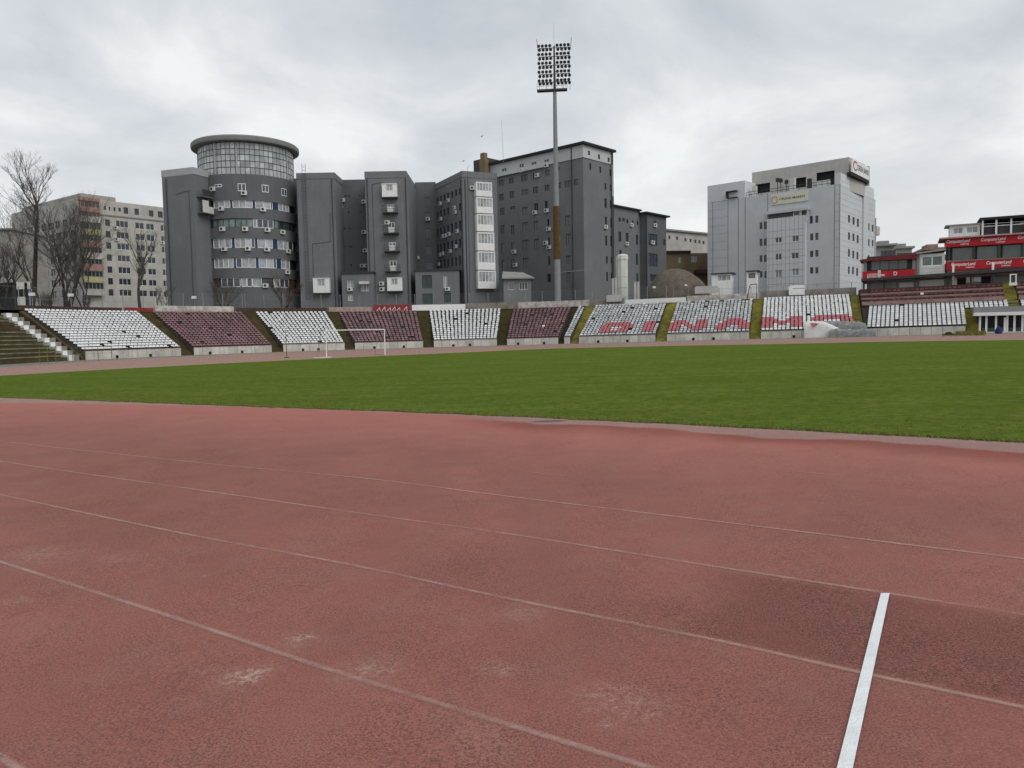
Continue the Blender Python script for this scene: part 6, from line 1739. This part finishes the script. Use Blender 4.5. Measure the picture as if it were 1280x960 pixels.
# ---- buildings glimpsed between and behind
F = Face(at(850, 300, 190).xy, (.8, .6)); a, b, c, d = F.rect(832, 300, 900, 330); d = F.uv(855, 290.5)[1]
t = thing('pale_villa', F.pt(a, ZB), 'pale building with a row of small windows behind the ochre house', 'building')
hs = [F.rect(x, y, x + 2.6, y + 4.5) for x, y in ((835.5, 294.5), (845, 295.5), (855.5, 297.5), (862, 298.5), (868, 299.5), (873, 300), (878, 301))]
volume(t, 'wall', 'flat', fp_of(F, a, b, 12), ZB, d, {0: [(p - a, q - a, r_1, s_) for p, q, r_1, s_ in hs]})
for h in hs: glazed(t, F, h, .1, 'window', 'plaster', 'pane', 1)
mb = MB(); mb.fbox(F, a - .5, b + .5, d + .003, d + .4, -.6, 12); mb.build('roof', 'dust', t)
F = Face(at(850, 320, 165).xy, (1, .12)); a, b, c, d = F.rect(829, 318, 890, 345); d = F.uv(850, 316.5)[1]
t = thing('ochre_house', F.pt(a, ZB), 'windowed ochre brown house between annex and clad building', 'house')
hs = [F.rect(*r) for r in ((848, 321.5, 851.5, 328.5), (864, 320, 871, 327.5))]
volume(t, 'wall', 'ochre', fp_of(F, a, b, 10), ZB, d, {0: [(p - a, q - a, r_1, s_) for p, q, r_1, s_ in hs]})
for h in hs: glazed(t, F, h, .1, 'window', 'offwhite', 'panelight', 2)
mb = MB(); mb.fbox(F, a - .3, a + (b - a) * .55, d + .003, d + .5, -.5, 6)
mb.build('roof', 'roofdark', t)
mb = MB(); mb.fbox(F, a + (b - a) * .62, b, F.uv(876, 343)[1], F.uv(876, 338)[1], -2.5, -.1); mb.build('lean_to_roof', 'brick', t)
for X0, X1, yt, yb, Y, nm, lab, m_ in ((1095, 1118, 303.5, 325, 215, 'distant_house', 'distant beige house with wide flat roof behind the red banded box', 'flatgrey'), (1114, 1140, 307, 325, 230, 'distant_house', 'distant grey house with stepped roof beyond the red banded box', 'flat'), (1156, 1180, 308, 322, 200, 'distant_house', 'distant building with rounded roof behind the white cabin', 'ledge')):
    F = Face((0, Y), (.96, -.28)); a, b, c, d = F.rect(X0, yt, X1, yb)
    t = thing(nm, F.pt(a, ZB), lab, 'house')
    hs = [((b - a) * k_ / 4, (b - a) * k_ / 4 + 1.3, d - 3.2, d - 1.9) for k_ in (1, 2, 3)]
    volume(t, 'wall', m_, fp_of(F, a, b, 10), ZB, d - .8, {0: hs})
    FQ = Face(F.pt(a, 0).xy, F.T.xy)
    for h in hs: glazed(t, FQ, h, .1, 'window', 'plaster', 'pane', 1)
    mb = MB(); mb.fbox(F, a - .5, b + .5, d - .797, d - .3, -1, 11); mb.fbox(F, a + (b - a) * .15, b - (b - a) * .25, d - .3, d + .6, 1, 6); mb.build('roof', 'dust' if X0 < 1150 else 'ledge', t)

# ------------------------------------------------------------------ bare trees
def bare_tree(name, label, base, H, seed, m, group, r0=.3, fork=.45, spread=.6, lean=(0, 0), depth=6, stems=1, first=1.0):
    rr = random.Random(seed); trunk, crown = MB(), MB()
    def grow(P, D, L, r, lvl):
        n = 3 if lvl < 3 else 2; Q = P; d = D.copy()
        for i in range(n):
            d = (d + Vector((rr.uniform(-1, 1), rr.uniform(-1, 1), rr.uniform(-.4, .7))) * .13).normalized()
            E = Q + d * (L / n); ra, rb = r * (1 - .28 * i / n), r * (1 - .28 * (i + 1) / n)
            (trunk if lvl == 0 else crown).tube(Q, E, ra, rb, 8 if lvl == 0 else (5 if lvl < 3 else 3), cap=False)
            Q = E
            if lvl >= 1 and lvl < depth and rr.random() < .75: side_(Q, d, L, rb, lvl)
        if lvl < depth:
            k = 2 if rr.random() < .55 else 3
            for j in range(k):
                nd_ = (d + Vector((rr.uniform(-1, 1), rr.uniform(-1, 1), rr.uniform(-.15, .75))) * spread).normalized()
                grow(Q, nd_, L * rr.uniform(.62, .86) * (first if lvl == 0 else 1), r * .72 * (.75 if k > 2 else .86), lvl + 1)
    def side_(Q, d, L, r, lvl):
        nd_ = (d * .6 + Vector((rr.uniform(-1, 1), rr.uniform(-1, 1), rr.uniform(-.2, .8)))).normalized()
        grow(Q, nd_, L * rr.uniform(.4, .62), max(.009, r * .4), max(lvl + 2, 3))
    for s_ in range(stems):
        d = Vector((lean[0] + (rr.uniform(-.5, .5) if stems > 1 else 0), lean[1] + (rr.uniform(-.3, .3) if stems > 1 else 0), 1)).normalized()
        grow(Vector(base) + Vector((rr.uniform(-.3, .3), 0, 0)) * (stems > 1), d, H * fork, r0 * (1 if stems == 1 else .8), 0)
    t = thing(name, base, label, 'tree', group)
    trunk.build('trunk', 'bark', t); crown.build('crown', m, t)
    return t
def tbase(px, Y): P = at(px, 380, Y); return (P.x, P.y, TOP - .3)
GB_ = 'bare trees behind the stands'
bare_tree('bare_tree', 'tall bare tree with forked dark trunk above the stepped ledge', tbase(38, 104), 18.2, 14, 'twig', GB_, .33, .58, .6, (.13, 0), 7, first=.42)
bare_tree('bare_tree', 'bushy bare tree with several stems before the apartment block', tbase(84, 106), 13.5, 9, 'twig', GB_, .27, .34, .62, (0, 0), 6, stems=4)
bare_tree('bare_tree', 'fine twigged bare tree wedged between the forked tree and the bushy one', tbase(60, 112), 13, 39, 'twig', GB_, .2, .36, .62, (0, 0), 6, stems=3)
bare_tree('bare_tree', 'fine twigged bare tree before the salmon and yellow balconies', tbase(108, 118), 12, 30, 'twig', GB_, .18, .34, .62, (0, 0), 6, stems=3)
bare_tree('bare_tree', 'slender bare tree before the white windows of the apartment block', tbase(174, 122), 14, 12, 'twig', GB_, .28, .34, .55, (0, 0), 5)
bare_tree('bare_tree', 'bare thicket tree at the edge beside the dark shed', tbase(5, 112), 11, 15, 'twig', GB_, .25, .3, .6, (0, 0), 5, stems=3)
bare_tree('bare_shrub', 'low bare brown shrub at the foot of the round tower', tbase(279, 116), 6.0, 21, 'twig', GB_, .12, .3, .65, (0, 0), 4, stems=7)
bare_tree('bare_shrub', 'reddish twiggy shrub between round tower and stair block', tbase(354, 118), 6.2, 23, 'redtwig', GB_, .11, .32, .5, (0, 0), 4, stems=8)
bare_tree('bare_shrub', 'small bare shrub beside the tower flank and slender tree', tbase(205, 113), 5, 27, 'twig', GB_, .1, .3, .6, (0, 0), 4, stems=4)
for i, (px, Y, s_) in enumerate(((52, 100, 3.4), (65, 101, 3.0), (110, 104, 3.0))):
    bare_tree('bare_shrub', ['scrubby bare bush right under the forked tree', 'scrubby bare bush between the two large bare trees', 'scrubby bare bush beyond the bushy bare tree'][i], tbase(px, Y), s_, 40 + i, 'twig', GB_, .08, .3, .7, (0, 0), 4, stems=6)
# birds
for px, py, Y, lab in ((602, 170.5, 150, 'tiny dark bird gliding above the dark grey wing'), (579, 201.5, 150, 'tiny dark bird flying just over the angled wing roof')):
    P = at(px, py, Y); mb = MB(); mb.tube(P + Vector((-.25, 0, 0)), P + Vector((.0, 0, .02)), .03, .09, 6); mb.tube(P + Vector((0, 0, .02)), P + Vector((.3, 0, .0)), .09, .02, 6)
    for s_ in (-1, 1):
        mb.poly([P + Vector((.12, 0, .03)), P + Vector((.05, s_ * .35, .16)), P + Vector((-.12, s_ * .75, .02)), P + Vector((-.1, s_ * .3, .12)), P + Vector((-.1, 0, .03))])
        
    o = mb.build('bird', 'black', origin=P); o.rotation_euler = (0, 0, 1.0); tag(o, lab, 'bird')
